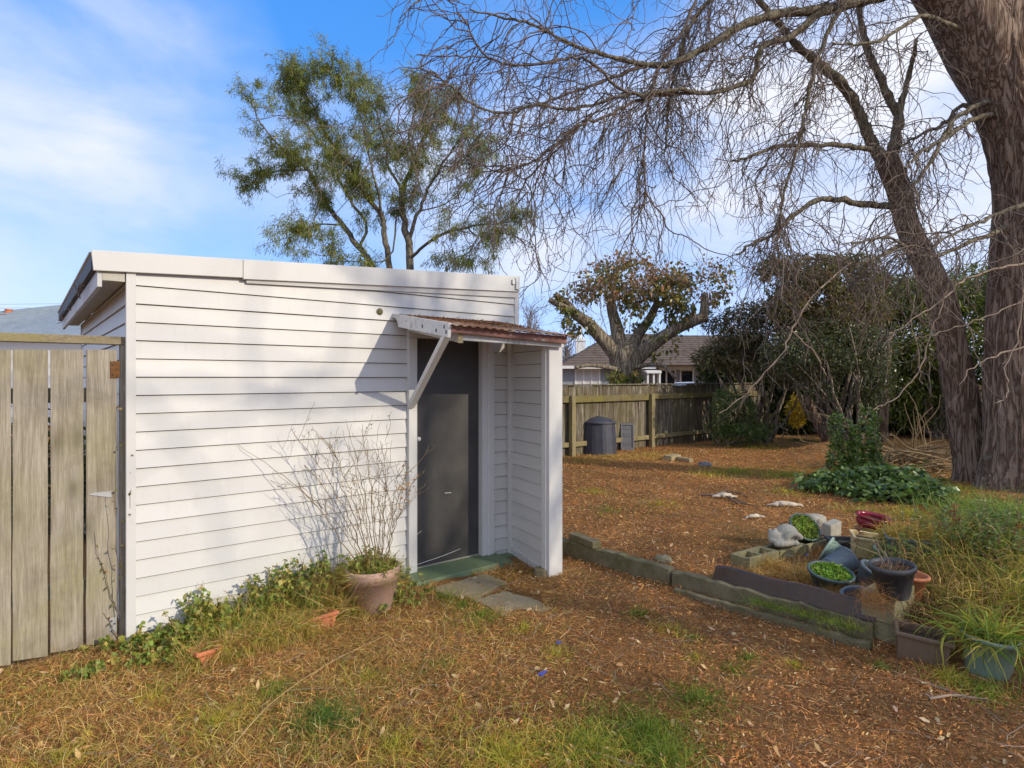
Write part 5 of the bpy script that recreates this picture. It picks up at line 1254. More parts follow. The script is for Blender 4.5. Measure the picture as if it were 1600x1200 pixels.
# ---- crowns built from leaf clouds
def cloud(blobs, n, L, W, cols, droop=.2, clump=1.6, thr=-.12, seed=0, out=.5, cut=None):
    """blobs: px, py, Y, rx px, ry px, rdepth m, weight"""
    lv = Leaves(); b = np.array(blobs, float); w = b[:, 6]/b[:, 6].sum()
    k = rng.choice(len(b), n, p=w); d = sph(n); rr = rng.uniform(0, 1, (n, 1))**.42
    c = np.array([P(*x[:3]) for x in b]); r = np.stack([b[:, 3]/FX*b[:, 2], b[:, 5], b[:, 4]/FX*b[:, 2]], 1)
    p = c[k] + d*rr*r[k]
    nz = np.array([mnoise.noise(Vector((q[0]*clump + seed, q[1]*clump, q[2]*clump))) + .5*mnoise.noise(Vector((q[0]*clump*2.3, q[1]*clump*2.3 + seed, q[2]*clump*2.3))) for q in p])
    ok = (nz > thr) & (p[:, 2] > .03)
    p, d, nz = p[ok], d[ok], nz[ok]; m = len(p)
    lv.add(p, d*out + sph(m) + np.array((0, 0, -droop)), rng.uniform(L[0], L[1], m), rng.uniform(W[0], W[1], m), rng.uniform(0, .8, m), pal(m, cols), prof=(.25, 1, 0))
    return lv
def limbs_to(base, blobs, parent, mat, r0=.07, n=3, seed=0):
    """a trunk with limbs that rise into each clump of the crown"""
    tb = Tubes(); rg = np.random.default_rng(seed)
    for b in blobs:
        for _ in range(n):
            e = P(*b[:3]) + rg.normal(size=3)*np.array((b[3]/FX*b[2], b[5], b[4]/FX*b[2]))*.45
            s = np.array(base) + rg.normal(size=3)*np.array((.12, .12, 0)); mid = s*.45 + e*.55 + rg.normal(size=3)*.25; mid[2] = s[2] + (e[2] - s[2])*rg.uniform(.35, .6)
            p = smooth_path([s, s*.7 + mid*.3 + np.array((0, 0, .1)), mid, e], 14) + rg.normal(size=(14, 3))*.02
            tb.add(p, np.linspace(r0*rg.uniform(.6, 1), .008, 14), 7)
    obj('trunk', tb.mesh('trunk', mat), parent)
def twiggy(blobs, parent, n, L, mat, r=.004, seed=1, name='twigs', pull=(0, 0, -.03)):
    global tw
    tw = Tubes(); b = np.array(blobs, float); k = rng.choice(len(b), n, p=b[:, 6]/b[:, 6].sum()); d = sph(n)
    c = np.array([P(*x[:3]) for x in b]); rr = np.stack([b[:, 3]/FX*b[:, 2], b[:, 5], b[:, 4]/FX*b[:, 2]], 1)
    st = c[k] + d*rr[k]*rng.uniform(.2, 1.0, (n, 1)); L_ = rng.uniform(L[0], L[1], n)
    pts = walk(st, d + np.array((0, 0, .2)), L_, 9, .22, pull); tw.add(pts, np.linspace(r, r*.45, 10)[None].repeat(n, 0), 3)
    obj(name, tw.mesh(name, M[mat]), parent); return pts
# pollarded ivy covered tree over the fence
YI = 15.6
ib = P(978, 640, YI)
ivy = thing('pollarded_tree', 'stout cut back tree smothered in yellow green and reddish ivy', 'tree', (ib[0], ib[1], 0))
for nm, c, sd in (('trunk', [(979, 700, YI, 30), (978, 640, YI, 27), (977, 605, YI, 26), (978, 580, YI, 25), (977, 560, YI, 26), (974, 545, YI, 24), (970, 535, YI, 15)], 22),
              ('limb', [(972, 570, YI, 15), (958, 550, YI - .1, 14), (940, 528, YI - .2, 12.5), (920, 507, YI - .3, 11), (897, 490, YI - .4, 9), (872, 476, YI - .5, 6), (858, 468, YI - .5, 5)], 16),
              ('limb', [(905, 495, YI - .4, 6), (885, 472, YI - .4, 5.5), (866, 460, YI - .4, 4.5)], 10),
              ('limb', [(974, 560, YI, 16), (967, 530, YI + .1, 13), (962, 505, YI + .2, 11), (956, 482, YI + .2, 9), (954, 460, YI + .2, 8)], 14),
              ('limb', [(985, 572, YI, 15), (1003, 552, YI - .2, 14), (1025, 534, YI - .3, 12), (1052, 516, YI - .4, 10.5), (1080, 503, YI - .5, 10), (1098, 494, YI - .5, 9), (1101, 478, YI - .5, 7.5), (1101, 458, YI - .5, 6.5)], 16),
              ('limb', [(1085, 500, YI - .5, 5), (1084, 488, YI - .5, 4.5), (1083, 476, YI - .5, 4)], 8),
              ('limb', [(982, 555, YI, 13), (998, 522, YI + .2, 10), (1015, 498, YI + .4, 8), (1028, 470, YI + .5, 6)], 14),
              ('limb', [(968, 578, YI - .3, 5), (945, 573, YI - .5, 4), (920, 571, YI - .6, 3.6), (898, 574, YI - .7, 3)], 12),
              ('limb', [(988, 575, YI - .3, 5), (1015, 570, YI - .5, 4), (1038, 573, YI - .6, 3.4), (1056, 592, YI - .7, 2.6)], 12)):
    c = [(a_, b_, y_, h_*(.84 if nm == 'limb' else .92)) for a_, b_, y_, h_ in c]
    me, _, _ = trunk_mesh(nm, c, sd*2, 18, M['bark_ivy'], .14, 4, None, len(c)*1.7 + sd); obj(nm, me, ivy)
IVB = [(895, 470, YI - .3, 30, 26, .6, 1.2), (935, 445, YI, 42, 34, .9, 1.6), (905, 505, YI - .4, 26, 24, .5, 1.3), (990, 440, YI, 55, 34, 1, 2.0), (1045, 440, YI, 48, 36, .9, 1.8), (1000, 485, YI + .2, 45, 36, .8, 1.7), (1055, 490, YI - .2, 36, 28, .6, 1.1), (1040, 540, YI - .4, 26, 36, .4, .8), (985, 405, YI, 50, 14, .6, .5), (975, 590, YI - .5, 34, 14, .4, .6), (1110, 440, YI - .3, 38, 44, .7, 1.0), (1060, 470, YI - .4, 28, 40, .5, .8), (1010, 520, YI, 20, 24, .4, .5)]
lv = cloud([b for b in IVB if b[1] >= 440], 10500, (.07, .13), (.05, .09), [(.19, .20, .035), (.13, .15, .03), (.25, .23, .045), (.08, .10, .025), (.28, .18, .05)], .4, 2.0, .10, 3)
obj('ivy', lv.mesh('ivy', M['leaf_gloss']), ivy)
lv = cloud([b for b in IVB if b[1] <= 447], 7200, (.06, .12), (.035, .07), [(.38, .19, .09), (.32, .13, .06), (.40, .26, .13), (.22, .19, .05), (.44, .24, .16)], .4, 2.4, .10, 8)
obj('reddish_leaves', lv.mesh('reddish_leaves', M['leaf']), ivy)
twiggy([b for b in IVB], ivy, 260, (.3, .9), 'twig', .006)

def shrub_tree(name, label, cat, base_px, blobs, n, L, W, cols, mat='leaf', r0=.07, nl=3, tw_n=0, group=None, seed=0, thr=-.12, clump=1.6, droop=.2, bark='bark_ivy', **kw):
    bp = P(*base_px); gz_ = float(gh(bp[0], bp[1]))
    t = thing(name, label, cat, (bp[0], bp[1], gz_), 0, group)
    limbs_to((bp[0], bp[1], gz_ - .05), blobs, t, M[bark], r0, nl, seed)
    lv = cloud(blobs, n, L, W, cols, droop, clump, thr, seed, **kw)
    obj('crown', lv.mesh('crown', M[mat]), t)
    if tw_n: twiggy(blobs, t, tw_n, (.3, 1.0), 'twig', .005, seed)
    return t
DK = [(.050, .065, .020), (.070, .080, .024), (.035, .046, .015), (.095, .092, .032)]
shrub_tree('evergreen_tree', 'round topped dull green and russet tree behind the hanging willow twigs', 'tree', (1300, 690, 14.0),
    [(1260, 440, 14, 62, 42, 1.0, 1.6), (1320, 435, 14.2, 60, 40, 1.0, 1.4), (1235, 480, 13.8, 42, 32, .8, 1.0), (1300, 490, 14, 75, 36, 1.0, 1.6), (1215, 420, 14, 30, 20, .6, .4), (1350, 480, 14.4, 40, 40, .9, .8)],
    26000, (.06, .12), (.028, .055), [(.13, .125, .04), (.09, .10, .03), (.18, .14, .06), (.22, .13, .075), (.15, .16, .045)], 'leaf', .09, 3, 120, 'trees along the back boundary', 21, -.25)
shrub_tree('holly_tree', 'glossy dark small leaved tree whose skirt droops towards the laurel', 'tree', (1335, 688, 13.0),
    [(1290, 545, 13, 62, 48, .8, 1.4), (1345, 560, 12.9, 52, 58, .8, 1.8), (1310, 600, 13, 66, 34, .7, 1.1), (1240, 555, 13.2, 50, 40, .8, 1.1), (1365, 600, 12.9, 34, 38, .6, .8)],
    19000, (.04, .075), (.026, .045), [(.075, .095, .035), (.10, .12, .045), (.055, .07, .025), (.14, .14, .06)], 'leaf_gloss', .08, 3, 60, 'trees along the back boundary', 5, -.08)
shrub_tree('spreading_shrub', 'brownish spreading shrub overhanging the right end of the mossy fence', 'shrub', (1190, 700, 15.2),
    [(1150, 545, 14.6, 50, 36, .8, 1.5), (1195, 530, 14.8, 60, 40, .9, 1.8), (1175, 490, 15, 44, 22, .7, .6), (1215, 580, 14.6, 60, 34, .8, 1.3), (1120, 500, 15, 26, 22, .5, .4), (1110, 560, 14.6, 30, 18, .5, .5)],
    17000, (.07, .13), (.02, .042), [(.12, .095, .05), (.08, .08, .035), (.17, .125, .075), (.095, .115, .04)], 'leaf', .07, 3, 180, 'trees along the back boundary', 9, -.06)
shrub_tree('conifer_hedge', 'tall yellow green topped hedge between the two willow trunks', 'hedge', (1470, 700, 16.4),
    [(1400, 470, 16.4, 60, 42, 1.2, 1.5), (1455, 465, 16.6, 60, 38, 1.2, 1.3), (1520, 460, 16.8, 60, 50, 1.2, 1.4), (1420, 530, 16.4, 80, 50, 1.2, 1.6), (1520, 540, 16.4, 80, 60, 1.2, 1.6), (1580, 470, 16.8, 60, 60, 1.2, 1.2), (1500, 620, 16.6, 110, 60, 1.0, 1.4), (1400, 620, 16.6, 60, 55, 1.0, 1.0)],
    36000, (.09, .18), (.03, .055), [(.13, .16, .025), (.09, .12, .025), (.19, .20, .035), (.06, .085, .022)], 'leaf', .10, 3, 60, 'trees along the back boundary', 14, -.45, 1.3)
shrub_tree('dark_hedge', 'shadowy evergreen hedge filling the gap under the back trees', 'hedge', (1240, 690, 18.0),
    [(1160, 590, 18, 70, 50, .8, 1), (1240, 600, 18, 70, 60, .8, 1.2), (1330, 600, 18, 70, 70, .8, 1.2), (1420, 600, 18.2, 70, 70, .8, 1.2), (1300, 520, 18, 90, 50, .8, 1.2), (1200, 650, 17.8, 100, 36, .7, 1), (1390, 660, 17.8, 90, 34, .7, 1)],
    40000, (.12, .22), (.07, .11), DK, 'leaf', .09, 3, 0, 'trees along the back boundary', 31, -.8, 1.0)
shrub_tree('fern_shrub', 'soft green feathery shrub growing against the right end of the fence', 'shrub', (1140, 690, 14.3),
    [(1145, 640, 14.3, 34, 40, .5, 1.5), (1165, 672, 14.1, 40, 18, .5, .8), (1125, 665, 14.3, 22, 22, .4, .5)],
    5200, (.08, .17), (.010, .022), [(.08, .14, .028), (.11, .17, .035), (.055, .095, .022)], 'leaf', .02, 3, 0, None, 2, -.3, 2.0, .3)
shrub_tree('yellow_shrub', 'small bright yellow leaved shrub glimpsed through the dark tree trunks', 'shrub', (1246, 672, 16.0),
    [(1246, 640, 16.0, 15, 26, .4, 1)], 800, (.06, .11), (.04, .07), [(.62, .42, .03), (.50, .36, .04), (.35, .30, .05)], 'leaf', .02, 2, 0, None, 2, -.4)
shrub_tree('shrub', 'dark green shrub behind the paling gate showing through its gaps', 'shrub', (80, 760, 6.6),
    [(40, 720, 6.6, 120, 90, .5, 1), (140, 760, 6.4, 60, 90, .35, .7), (-60, 730, 6.8, 90, 90, .5, .7)], 5000, (.05, .10), (.03, .05), DK, 'leaf', .02, 3, 0, None, 3, -.5)
# trunks showing under the dark crowns
for c, lab in (([(1300, 700, 13.6, 9), (1278, 660, 13.6, 8), (1262, 620, 13.6, 6.5), (1268, 570, 13.6, 5), (1275, 520, 13.7, 4)], 'leaning bare trunk with a crooked stem under the dark trees'),
               ([(1380, 690, 14.8, 7), (1381, 640, 14.8, 7), (1384, 580, 14.8, 6), (1390, 520, 15, 5)], 'straight brown trunk standing in shade right of the laurel shrub')):
    b = P(*c[0][:3]); t = thing('tree_stem', lab, 'tree', (b[0], b[1], .1), 0, 'bare stems under the trees')
    me, p, r = trunk_mesh('trunk', c, 30, 12, M['bark'], .12, 4, None, c[0][0]); obj('trunk', me, t)
    tw = Tubes(); fan([('x', p, r)], 14, .4, 1, (.5, 1.2), (0, -.1, .2), .6, (0, 0, 0), .012, .004, 9, .2); obj('branches', tw.mesh('branches', M['twig']), t)
# far bare trees seen beside the porch
for px, Y, top, w, lab in ((828, 46, 492, 26, 'hazy bare tree far beyond the shed beside the porch roof'), (884, 52, 535, 22, 'low bare tree far off left of the white chimney')):
    b = P(px, 640, Y); t = thing('bare_tree', lab, 'tree', (b[0], b[1], 0), 0, 'far bare trees')
    tw = Tubes(); e = P(px, top, Y); p = smooth_path([(b[0], b[1], 0), (b[0] + .1, b[1], e[2]*.4), e], 14); tw.add(p, np.linspace(.16, .02, 14), 7)
    obj('trunk', tw.mesh('trunk', M['twig_grey']), t); tw = Tubes()
    q1 = fan([('x', p, None)], 70, .25, 1, (1.0, 2.6), (0, 0, .5), .6, (0, 0, .02), .03, .012, 9, .15)
    q2 = sub(q1, 500, .2, 1, (.5, 1.2), (0, 0, .3), .6, (0, 0, 0), .012, .008, 6, .2)
    obj('branches', tw.mesh('branches', M['twig_grey']), t)
# a bare tree and a thicket beyond the right edge of the view: they throw the dappled shade on the wall and the dark corner
bt = np.array((15.2, -4.0, 0)); t = thing('bare_tree', 'tall bare tree standing off beyond the garden on the sunny side', 'tree', bt)
tw = Tubes(); p = smooth_path([bt, bt + (.1, 0, 3), bt + (-.1, .2, 6), bt + (.1, 0, 9.5), bt + (0, .2, 12.5)], 20); tw.add(p, np.linspace(.20, .02, 20), 12); obj('trunk', tw.mesh('trunk', M['bark']), t)
tw = Tubes(); q1 = fan([('x', p, None)], 48, .30, 1, (1.5, 4.2), (0, 0, .35), .6, (0, 0, .03), .042, .012, 10, .12)
q2 = sub(q1, 170, .25, 1, (.8, 2.0), (0, 0, .2), .6, (0, 0, .02), .020, .007, 8, .16); q3 = sub(q2, 500, .2, 1, (.4, 1.0), (0, 0, .1), .6, (0, 0, 0), .006, .004, 6, .2)
obj('branches', tw.mesh('branches', M['bark']), t)
for i, (x, y, s, lab) in enumerate(((12.6, 11.6, 2.5, 'dense evergreen tree right of the willow'), (15.5, 14.0, 3.0, 'tall dense evergreen farther right behind the willow'))):
    pxy = CX + x/y*FX; pyz = lambda z, y=y: CY - (z - CAMH)/y*FX
    rp = lambda m, y=y: m/y*FX
    shrub_tree('evergreen_tree', lab, 'tree', (pxy, pyz(0), y), [(pxy, pyz(1.5), y, rp(s*.8), rp(1.4), s*.7, 1), (pxy + rp(.5), pyz(3.0), y, rp(s*.7), rp(1.2), s*.6, .8), (pxy - rp(.8), pyz(2.4), y, rp(s*.6), rp(1.1), s*.6, .7)],
        9000, (.12, .22), (.06, .10), DK, 'leaf', .16, 3, 0, None, 40 + i, -.4, .9)
# ------------------------------------------------------------------ grass, leaf litter, weeds
def inside_shed(x, y):
    lx_ = (x - SO[0])*SU[0] + (y - SO[1])*SU[1]; ly_ = (x - SO[0])*SW[0] + (y - SO[1])*SW[1]
    return (lx_ > -.0) & (lx_ < XR) & (ly_ > -.005) | (ly_ > .06) & (lx_ < 0.0) | (lx_ > XJ0 - .07) & (lx_ < 3.1) & (ly_ > -.275)
def on_paver(x, y):
    r = np.zeros(len(x), bool)
    for px, py, a in ((730, 916, .25), (800, 942, .24)):
        c = G(px, py); r |= (np.hypot(x - c[0], (y - c[1])) < a)
    return r
def sdist(x, y): return (x - KP[0])*KN[0] + (y - KP[1])*KN[1]
def lawnw(x, y): return np.clip((1 - sstep(-.9, .75, x - .1*(y - 3))) * (1 - sstep(-.25, -.05, sdist(x, y))), 0, 1)
def fan_pts(n, r0, r1, a0=-50, a1=60, pw=1.0):
    r = r0 + (r1 - r0)*rng.uniform(0, 1, n)**pw; a = np.radians(rng.uniform(a0, a1, n))
    return r*np.sin(a), r*np.cos(a)
def bed(x, y):   # inside the raised bed, between flashing and blocks
    return (sdist(x, y) > .08) & (y < 5.7) & (x > 1.75)
# dead leaves and bark
lv = Leaves()
x, y = fan_pts(340000, 2.2, 15, pw=1.1)
k = ~inside_shed(x, y); x, y = x[k], y[k]
k = rng.uniform(0, 1, len(x)) > lawnw(x, y)*.62; x, y = x[k], y[k]
k = ~(on_paver(x, y) & (rng.uniform(0, 1, len(x)) < .93)); x, y = x[k], y[k]
dens = np.array([mnoise.fractal(Vector((a*1.3 + 4, b*1.3, 7)), 1.0, 2.0, 4) for a, b in zip(x, y)]); k = rng.uniform(0, 1, len(x)) < np.clip(.95 + dens*1.2, .42, 1); x, y = x[k], y[k]
n = len(x); d = sph(n); d[:, 2] = np.abs(d[:, 2])*.32
far = np.clip(np.hypot(x, y)/7, 1, 2)
patch = np.array([mnoise.noise(Vector((a*.9, b*.9, 3))) for a, b in zip(x, y)])
cols = pal(n, [(.50, .22, .07), (.60, .31, .11), (.34, .14, .048), (.70, .46, .24), (.17, .08, .035), (.53, .22, .06)], .32, [3, 2.2, 2.4, 1.0, 1.4, 1.6])*(1 + .45*patch[:, None])
lv.add(np.stack([x, y, gh(x, y) + .004 + rng.uniform(0, .018, n)], 1), d, rng.lognormal(-3.95, .42, n)*far**.5, rng.lognormal(-5.45, .48, n)*far**.5, rng.uniform(-.3, .6, n), cols, prof=(.3, 1, 0))
# shredded bark and fine fibres, matted flat
fb_ = Ribbons(); fx, fy = fan_pts(280000, 2.2, 14.5, pw=.95); k = ~inside_shed(fx, fy) & ~(on_paver(fx, fy) & (rng.uniform(0, 1, len(fx)) < .9)); fx, fy = fx[k], fy[k]; m = len(fx)
fd_ = sph(m); fd_[:, 2] = np.abs(fd_[:, 2])*.22
ff = np.clip(np.hypot(fx, fy)/6, 1, 2.2); fp = np.array([mnoise.fractal(Vector((a*1.1, b*1.1, 13)), 1.0, 2.0, 3) for a, b in zip(fx, fy)])
fb_.add(walk(np.stack([fx, fy, gh(fx, fy) + rng.uniform(.003, .016, m)], 1), fd_, rng.uniform(.025, .085, m)*ff**.4, 3, .22, (0, 0, -.05)), rng.uniform(.0014, .0034, m)*ff**.6, pal(m, [(.48, .215, .072), (.58, .30, .105), (.30, .125, .047), (.68, .43, .20), (.15, .072, .033), (.51, .22, .065)], .32)*(1 + .5*fp[:, None]))
tag(obj('bark_fibres', fb_.mesh('bark_fibres', M['litter'])), 'matted reddish shreds of bark and dead stalks on the soil', 'bark litter', kind='stuff')
# larger curled leaves
n = 2200; x, y = fan_pts(n, 2.2, 9); k = ~inside_shed(x, y); x, y = x[k], y[k]; n = len(x); d = sph(n); d[:, 2] = np.abs(d[:, 2])*.5
lv.add(np.stack([x, y, gh(x, y) + .012], 1), d, rng.uniform(.03, .06, n), rng.uniform(.013, .026, n), rng.uniform(-.5, .7, n), pal(n, [(.48, .28, .12), (.58, .38, .19), (.36, .18, .08), (.64, .46, .27)], .2), prof=(.4, 1, 0))
tag(obj('leaf_litter', lv.mesh('leaf_litter', M['litter'])), 'reddish brown carpet of dead leaves and bark', 'leaf litter', kind='stuff')
# small sticks in the litter
tb = Tubes(); n = 1500; x, y = fan_pts(n, 2.3, 11); k = ~inside_shed(x, y); x, y = x[k], y[k]; n = len(x); d = sph(n); d[:, 2] *= .12
pts = walk(np.stack([x, y, gh(x, y) + .018], 1), d, rng.uniform(.06, .32, n), 6, .14); pts[:, :, 2] = gh(pts[:, :, 0], pts[:, :, 1]) + rng.uniform(.008, .03, (n, 1))
tb.add(pts, np.linspace(1, .5, 7)[None]*rng.uniform(.0012, .0032, (n, 1)), 3)
tag(obj('twig_litter', tb.mesh('twig_litter', M['twig_pale'])), 'fine dead twigs scattered through the leaf litter', 'twig litter', kind='stuff')
# dry lawn and green tufts
rb = Ribbons()
STRAW = [(.66, .43, .15), (.54, .31, .10), (.72, .53, .24), (.42, .22, .07), (.46, .36, .09), (.36, .20, .08)]
GREEN = [(.17, .25, .035), (.24, .30, .045), (.12, .19, .03), (.32, .33, .055)]
YGREEN = [(.47, .42, .06), (.36, .36, .055), (.56, .44, .08)]
x, y = fan_pts(120000, 2.2, 7.0, -48, 25); k = (rng.uniform(0, 1, len(x)) < lawnw(x, y)) & ~inside_shed(x, y) & ~on_paver(x, y); x, y = x[k], y[k]; n = len(x)
d = sph(n); d[:, 2] = np.abs(d[:, 2])*.55 + .05
pt = walk(np.stack([x, y, gh(x, y) + .004], 1), d, rng.uniform(.04, .13, n), 3, .25, (0, 0, -.10))
gw = np.array([mnoise.noise(Vector((a*1.7 + 9, b*1.7, 1))) for a, b in zip(x, y)]); isg = rng.uniform(0, 1, n) < np.clip(.14 + gw*.6, .03, .6)
cc = np.where(isg[:, None], pal(n, GREEN + YGREEN, .25), pal(n, STRAW, .25))
rb.add(pt, rng.uniform(.0016, .0034, n), cc)
def tuft(px, py, rad, n, L, cols, up=.62, W=(.0018, .0046), turn=.24, pull=-.20, sq=1.0, zb=None):
    c = onG(px, py) if zb is None else np.array(G(px, py, zb))
    a = rng.uniform(0, 6.28, n); r = np.abs(rng.normal(0, .55, n))*rad
    X_ = c[0] + r*np.cos(a); Y_ = c[1] + r*np.sin(a)*sq
    k = ~inside_shed(X_, Y_); X_, Y_ = X_[k], Y_[k]; m = len(X_)
    z = gh(X_, Y_) if zb is None else np.full(m, zb)
    d = rng.normal(size=(m, 3))*.55 + np.array((0, 0, up))
    return walk(np.stack([X_, Y_, z], 1), d, rng.uniform(L[0], L[1], m), 5, turn, (0, 0, pull)), rng.uniform(W[0], W[1], m), pal(m, cols, .22)
for px, py, rad, n, L, cols in ((505, 1128, .26, 2600, (.04, .10), [(.11, .21, .035), (.16, .25, .04), (.09, .15, .03)]), (1010, 1150, .34, 3600, (.04, .11), GREEN), (920, 1175, .34, 3000, (.05, .12), GREEN + YGREEN), (1090, 1095, .22, 1500, (.03, .09), GREEN), (1040, 1185, .25, 1800, (.05, .12), GREEN),
    (755, 965, .16, 1100, (.03, .08), GREEN), (700, 935, .12, 700, (.03, .09), GREEN), (725, 948, .10, 600, (.03, .08), GREEN), (820, 985, .12, 500, (.03, .07), YGREEN), (1000, 962, .14, 500, (.03, .07), GREEN), (1050, 985, .15, 500, (.03, .07), YGREEN), (1085, 1000, .10, 350, (.02, .06), GREEN),
    (430, 1085, .2, 900, (.03, .09), GREEN), (340, 1130, .25, 900, (.04, .09), YGREEN), (240, 1090, .2, 500, (.04, .09), YGREEN), (790, 1190, .4, 2600, (.05, .13), YGREEN), (620, 1170, .3, 1100, (.04, .10), YGREEN), (870, 1022, .14, 350, (.03, .06), YGREEN), (1145, 1050, .12, 350, (.03, .06), GREEN), (1170, 1030, .12, 300, (.03, .06), GREEN), (1085, 1030, .14, 300, (.03, .06), YGREEN), (1240, 1040, .10, 250, (.03, .06), YGREEN),
    (690, 1040, .2, 500, (.03, .07), GREEN), (580, 1060, .25, 600, (.03, .08), YGREEN), (1375, 1045, .10, 160, (.04, .08), GREEN), (1540, 1085, .2, 700, (.04, .12), GREEN), (1480, 1062, .12, 350, (.05, .12), YGREEN), (130, 1090, .3, 700, (.05, .11), STRAW), (100, 1190, .3, 700, (.05, .11), YGREEN), (380, 1180, .3, 700, (.05, .11), STRAW), (1130, 905, .12, 250, (.03, .06), GREEN)):
    rb.add(*tuft(px, py, rad, n, L, cols))
# short green growth inside the garden
for px, py, rad, n, cols in ((1150, 738, .7, 1600, GREEN + YGREEN), (1230, 745, .7, 1800, GREEN + YGREEN), (1100, 742, .5, 600, YGREEN), (1010, 712, 1.0, 1500, YGREEN + STRAW), (960, 716, .8, 1300, STRAW + YGREEN), (910, 722, .6, 1000, STRAW + YGREEN), (1180, 700, 1.2, 900, YGREEN), (1290, 715, .8, 600, YGREEN), (1340, 800, .45, 900, GREEN + STRAW), (1420, 805, .4, 900, YGREEN), (1480, 790, .4, 900, YGREEN + STRAW), (1230, 770, .5, 350, YGREEN), (930, 770, .4, 300, YGREEN), (950, 800, .5, 300, GREEN), (1030, 790, .5, 260, YGREEN), (1250, 690, .8, 1400, [(.06, .12, .03), (.05, .09, .025)]), (1440, 745, .5, 900, GREEN + STRAW), (1490, 765, .4, 900, YGREEN)):
    rb.add(*tuft(px, py, rad, n, (.05, .14), cols, W=(.003, .007), sq=1.0))
tag(obj('lawn_grass', rb.mesh('lawn_grass', M['grass'])), 'patchy dry lawn with straw coloured and green tufts', 'grass', kind='stuff')

# ---- weeds along the shed wall
wd = thing('weed_bank', 'straggling bank of green weeds and dry grass against the shed wall', 'weeds', L2W(.8, -.3))
rb = Ribbons(); lv = Leaves()
n = 6500; u = rng.uniform(.35, 1.50, n); dd = rng.uniform(-.46, -.03, n); hgt = np.interp(u, [.0, .5, 1.0, 1.6, 1.9], [.5, .75, .9, 1.25, 1.1])
b = SO + SU*u[:, None] + SW*dd[:, None]; b[:, 2] = gh(b[:, 0], b[:, 1])
pts = walk(b, rng.normal(size=(n, 3))*.5 + np.array((0, 0, .95)) - SW*.25, rng.uniform(.12, .38, n)*hgt, 7, .18, (0, 0, -.15))
rb.add(pts, rng.uniform(.0022, .005, n), np.where((rng.uniform(0, 1, n) < np.interp(u, [.5, 1.1, 1.6], [.30, .5, .85]))[:, None], pal(n, STRAW, .2), pal(n, GREEN + YGREEN, .2)))
n = 2400; u = rng.normal(1.42, .14, n); dd = rng.uniform(-.44, -.05, n); b = SO + SU*u[:, None] + SW*dd[:, None]; b[:, 2] = gh(b[:, 0], b[:, 1])
k = u < 1.60; b = b[k]; n = len(b)
rb.add(walk(b, rng.normal(size=(n, 3))*.5 + np.array((0, 0, .95)), rng.uniform(.16, .42, n), 7, .2, (0, 0, -.16)), rng.uniform(.002, .0045, n), pal(n, STRAW + [(.42, .27, .13), (.50, .36, .20)], .2))
# grassy yellow green filler low down
n = 2600; u = rng.uniform(.25, 1.5, n); dd = rng.uniform(-.46, -.05, n); b = SO + SU*u[:, None] + SW*dd[:, None]; b[:, 2] = gh(b[:, 0], b[:, 1])
pts = walk(b, rng.normal(size=(n, 3))*.6 + np.array((0, 0, .6)), rng.uniform(.08, .22, n), 5, .2, (0, 0, -.15)); rb.add(pts, rng.uniform(.003, .006, n), pal(n, GREEN + YGREEN + YGREEN, .25))
n = 5200; t = rng.uniform(-.10, 1.0, n); b = ta + (tb_ - ta)*t[:, None] + SW*(rng.normal(.075, .065, n))[:, None]; b[:, 2] = gh(b[:, 0], b[:, 1]) + .01
pts = walk(b, rng.normal(size=(n, 3))*.55 + np.array((0, 0, .7)) - SW*.2, rng.uniform(.06, .20, n), 6, .2, (0, 0, -.18)); rb.add(pts, rng.uniform(.002, .0045, n), np.where(rng.uniform(0, 1, n)[:, None] < .6, pal(n, STRAW, .25), pal(n, YGREEN + GREEN, .25)))
n = 3000; t = rng.uniform(.15, .80, n); b = ta + (tb_ - ta)*t[:, None] - SW*(rng.uniform(-.05, .10, n))[:, None]; b[:, 2] = gh(b[:, 0], b[:, 1]) + np.where(rng.uniform(0, 1, n) < .5, .085, 0)
pts = walk(b, rng.normal(size=(n, 3))*.6 + np.array((0, 0, .65)) - SW*.25, rng.uniform(.08, .20, n), 7, .22, (0, 0, -.26)); rb.add(pts, rng.uniform(.002, .0045, n), np.where(rng.uniform(0, 1, n)[:, None] < .6, pal(n, STRAW, .25), pal(n, YGREEN + GREEN, .25)))
obj('grass_blades', rb.mesh('grass_blades', M['grass']), wd)
tb = Tubes()
def leafy(base, h, n_leaf, L, W, cols, lean=.25, r=.003):
    st = walk(np.array([base]), np.array([[rng.normal()*lean, rng.normal()*lean, 1.0]]) - SW*.15, np.array([h]), 7, .10)
    tb.add(st, np.linspace(r, r*.5, 8)[None], 4)
    p, t, _, tt = spawn(st, n_leaf, .25, 1.0)
    lv.add(p, sph(n_leaf)*np.array((1, 1, .5)) + np.array((0, 0, .15)), rng.uniform(L[0], L[1], n_leaf)*(1.15 - .4*tt), rng.uniform(W[0], W[1], n_leaf), rng.uniform(.2, .9, n_leaf), pal(n_leaf, cols, .2), prof=(.35, 1, 0))
WG = [(.17, .25, .045), (.25, .33, .06), (.12, .18, .04), (.36, .37, .07), (.42, .34, .09)]
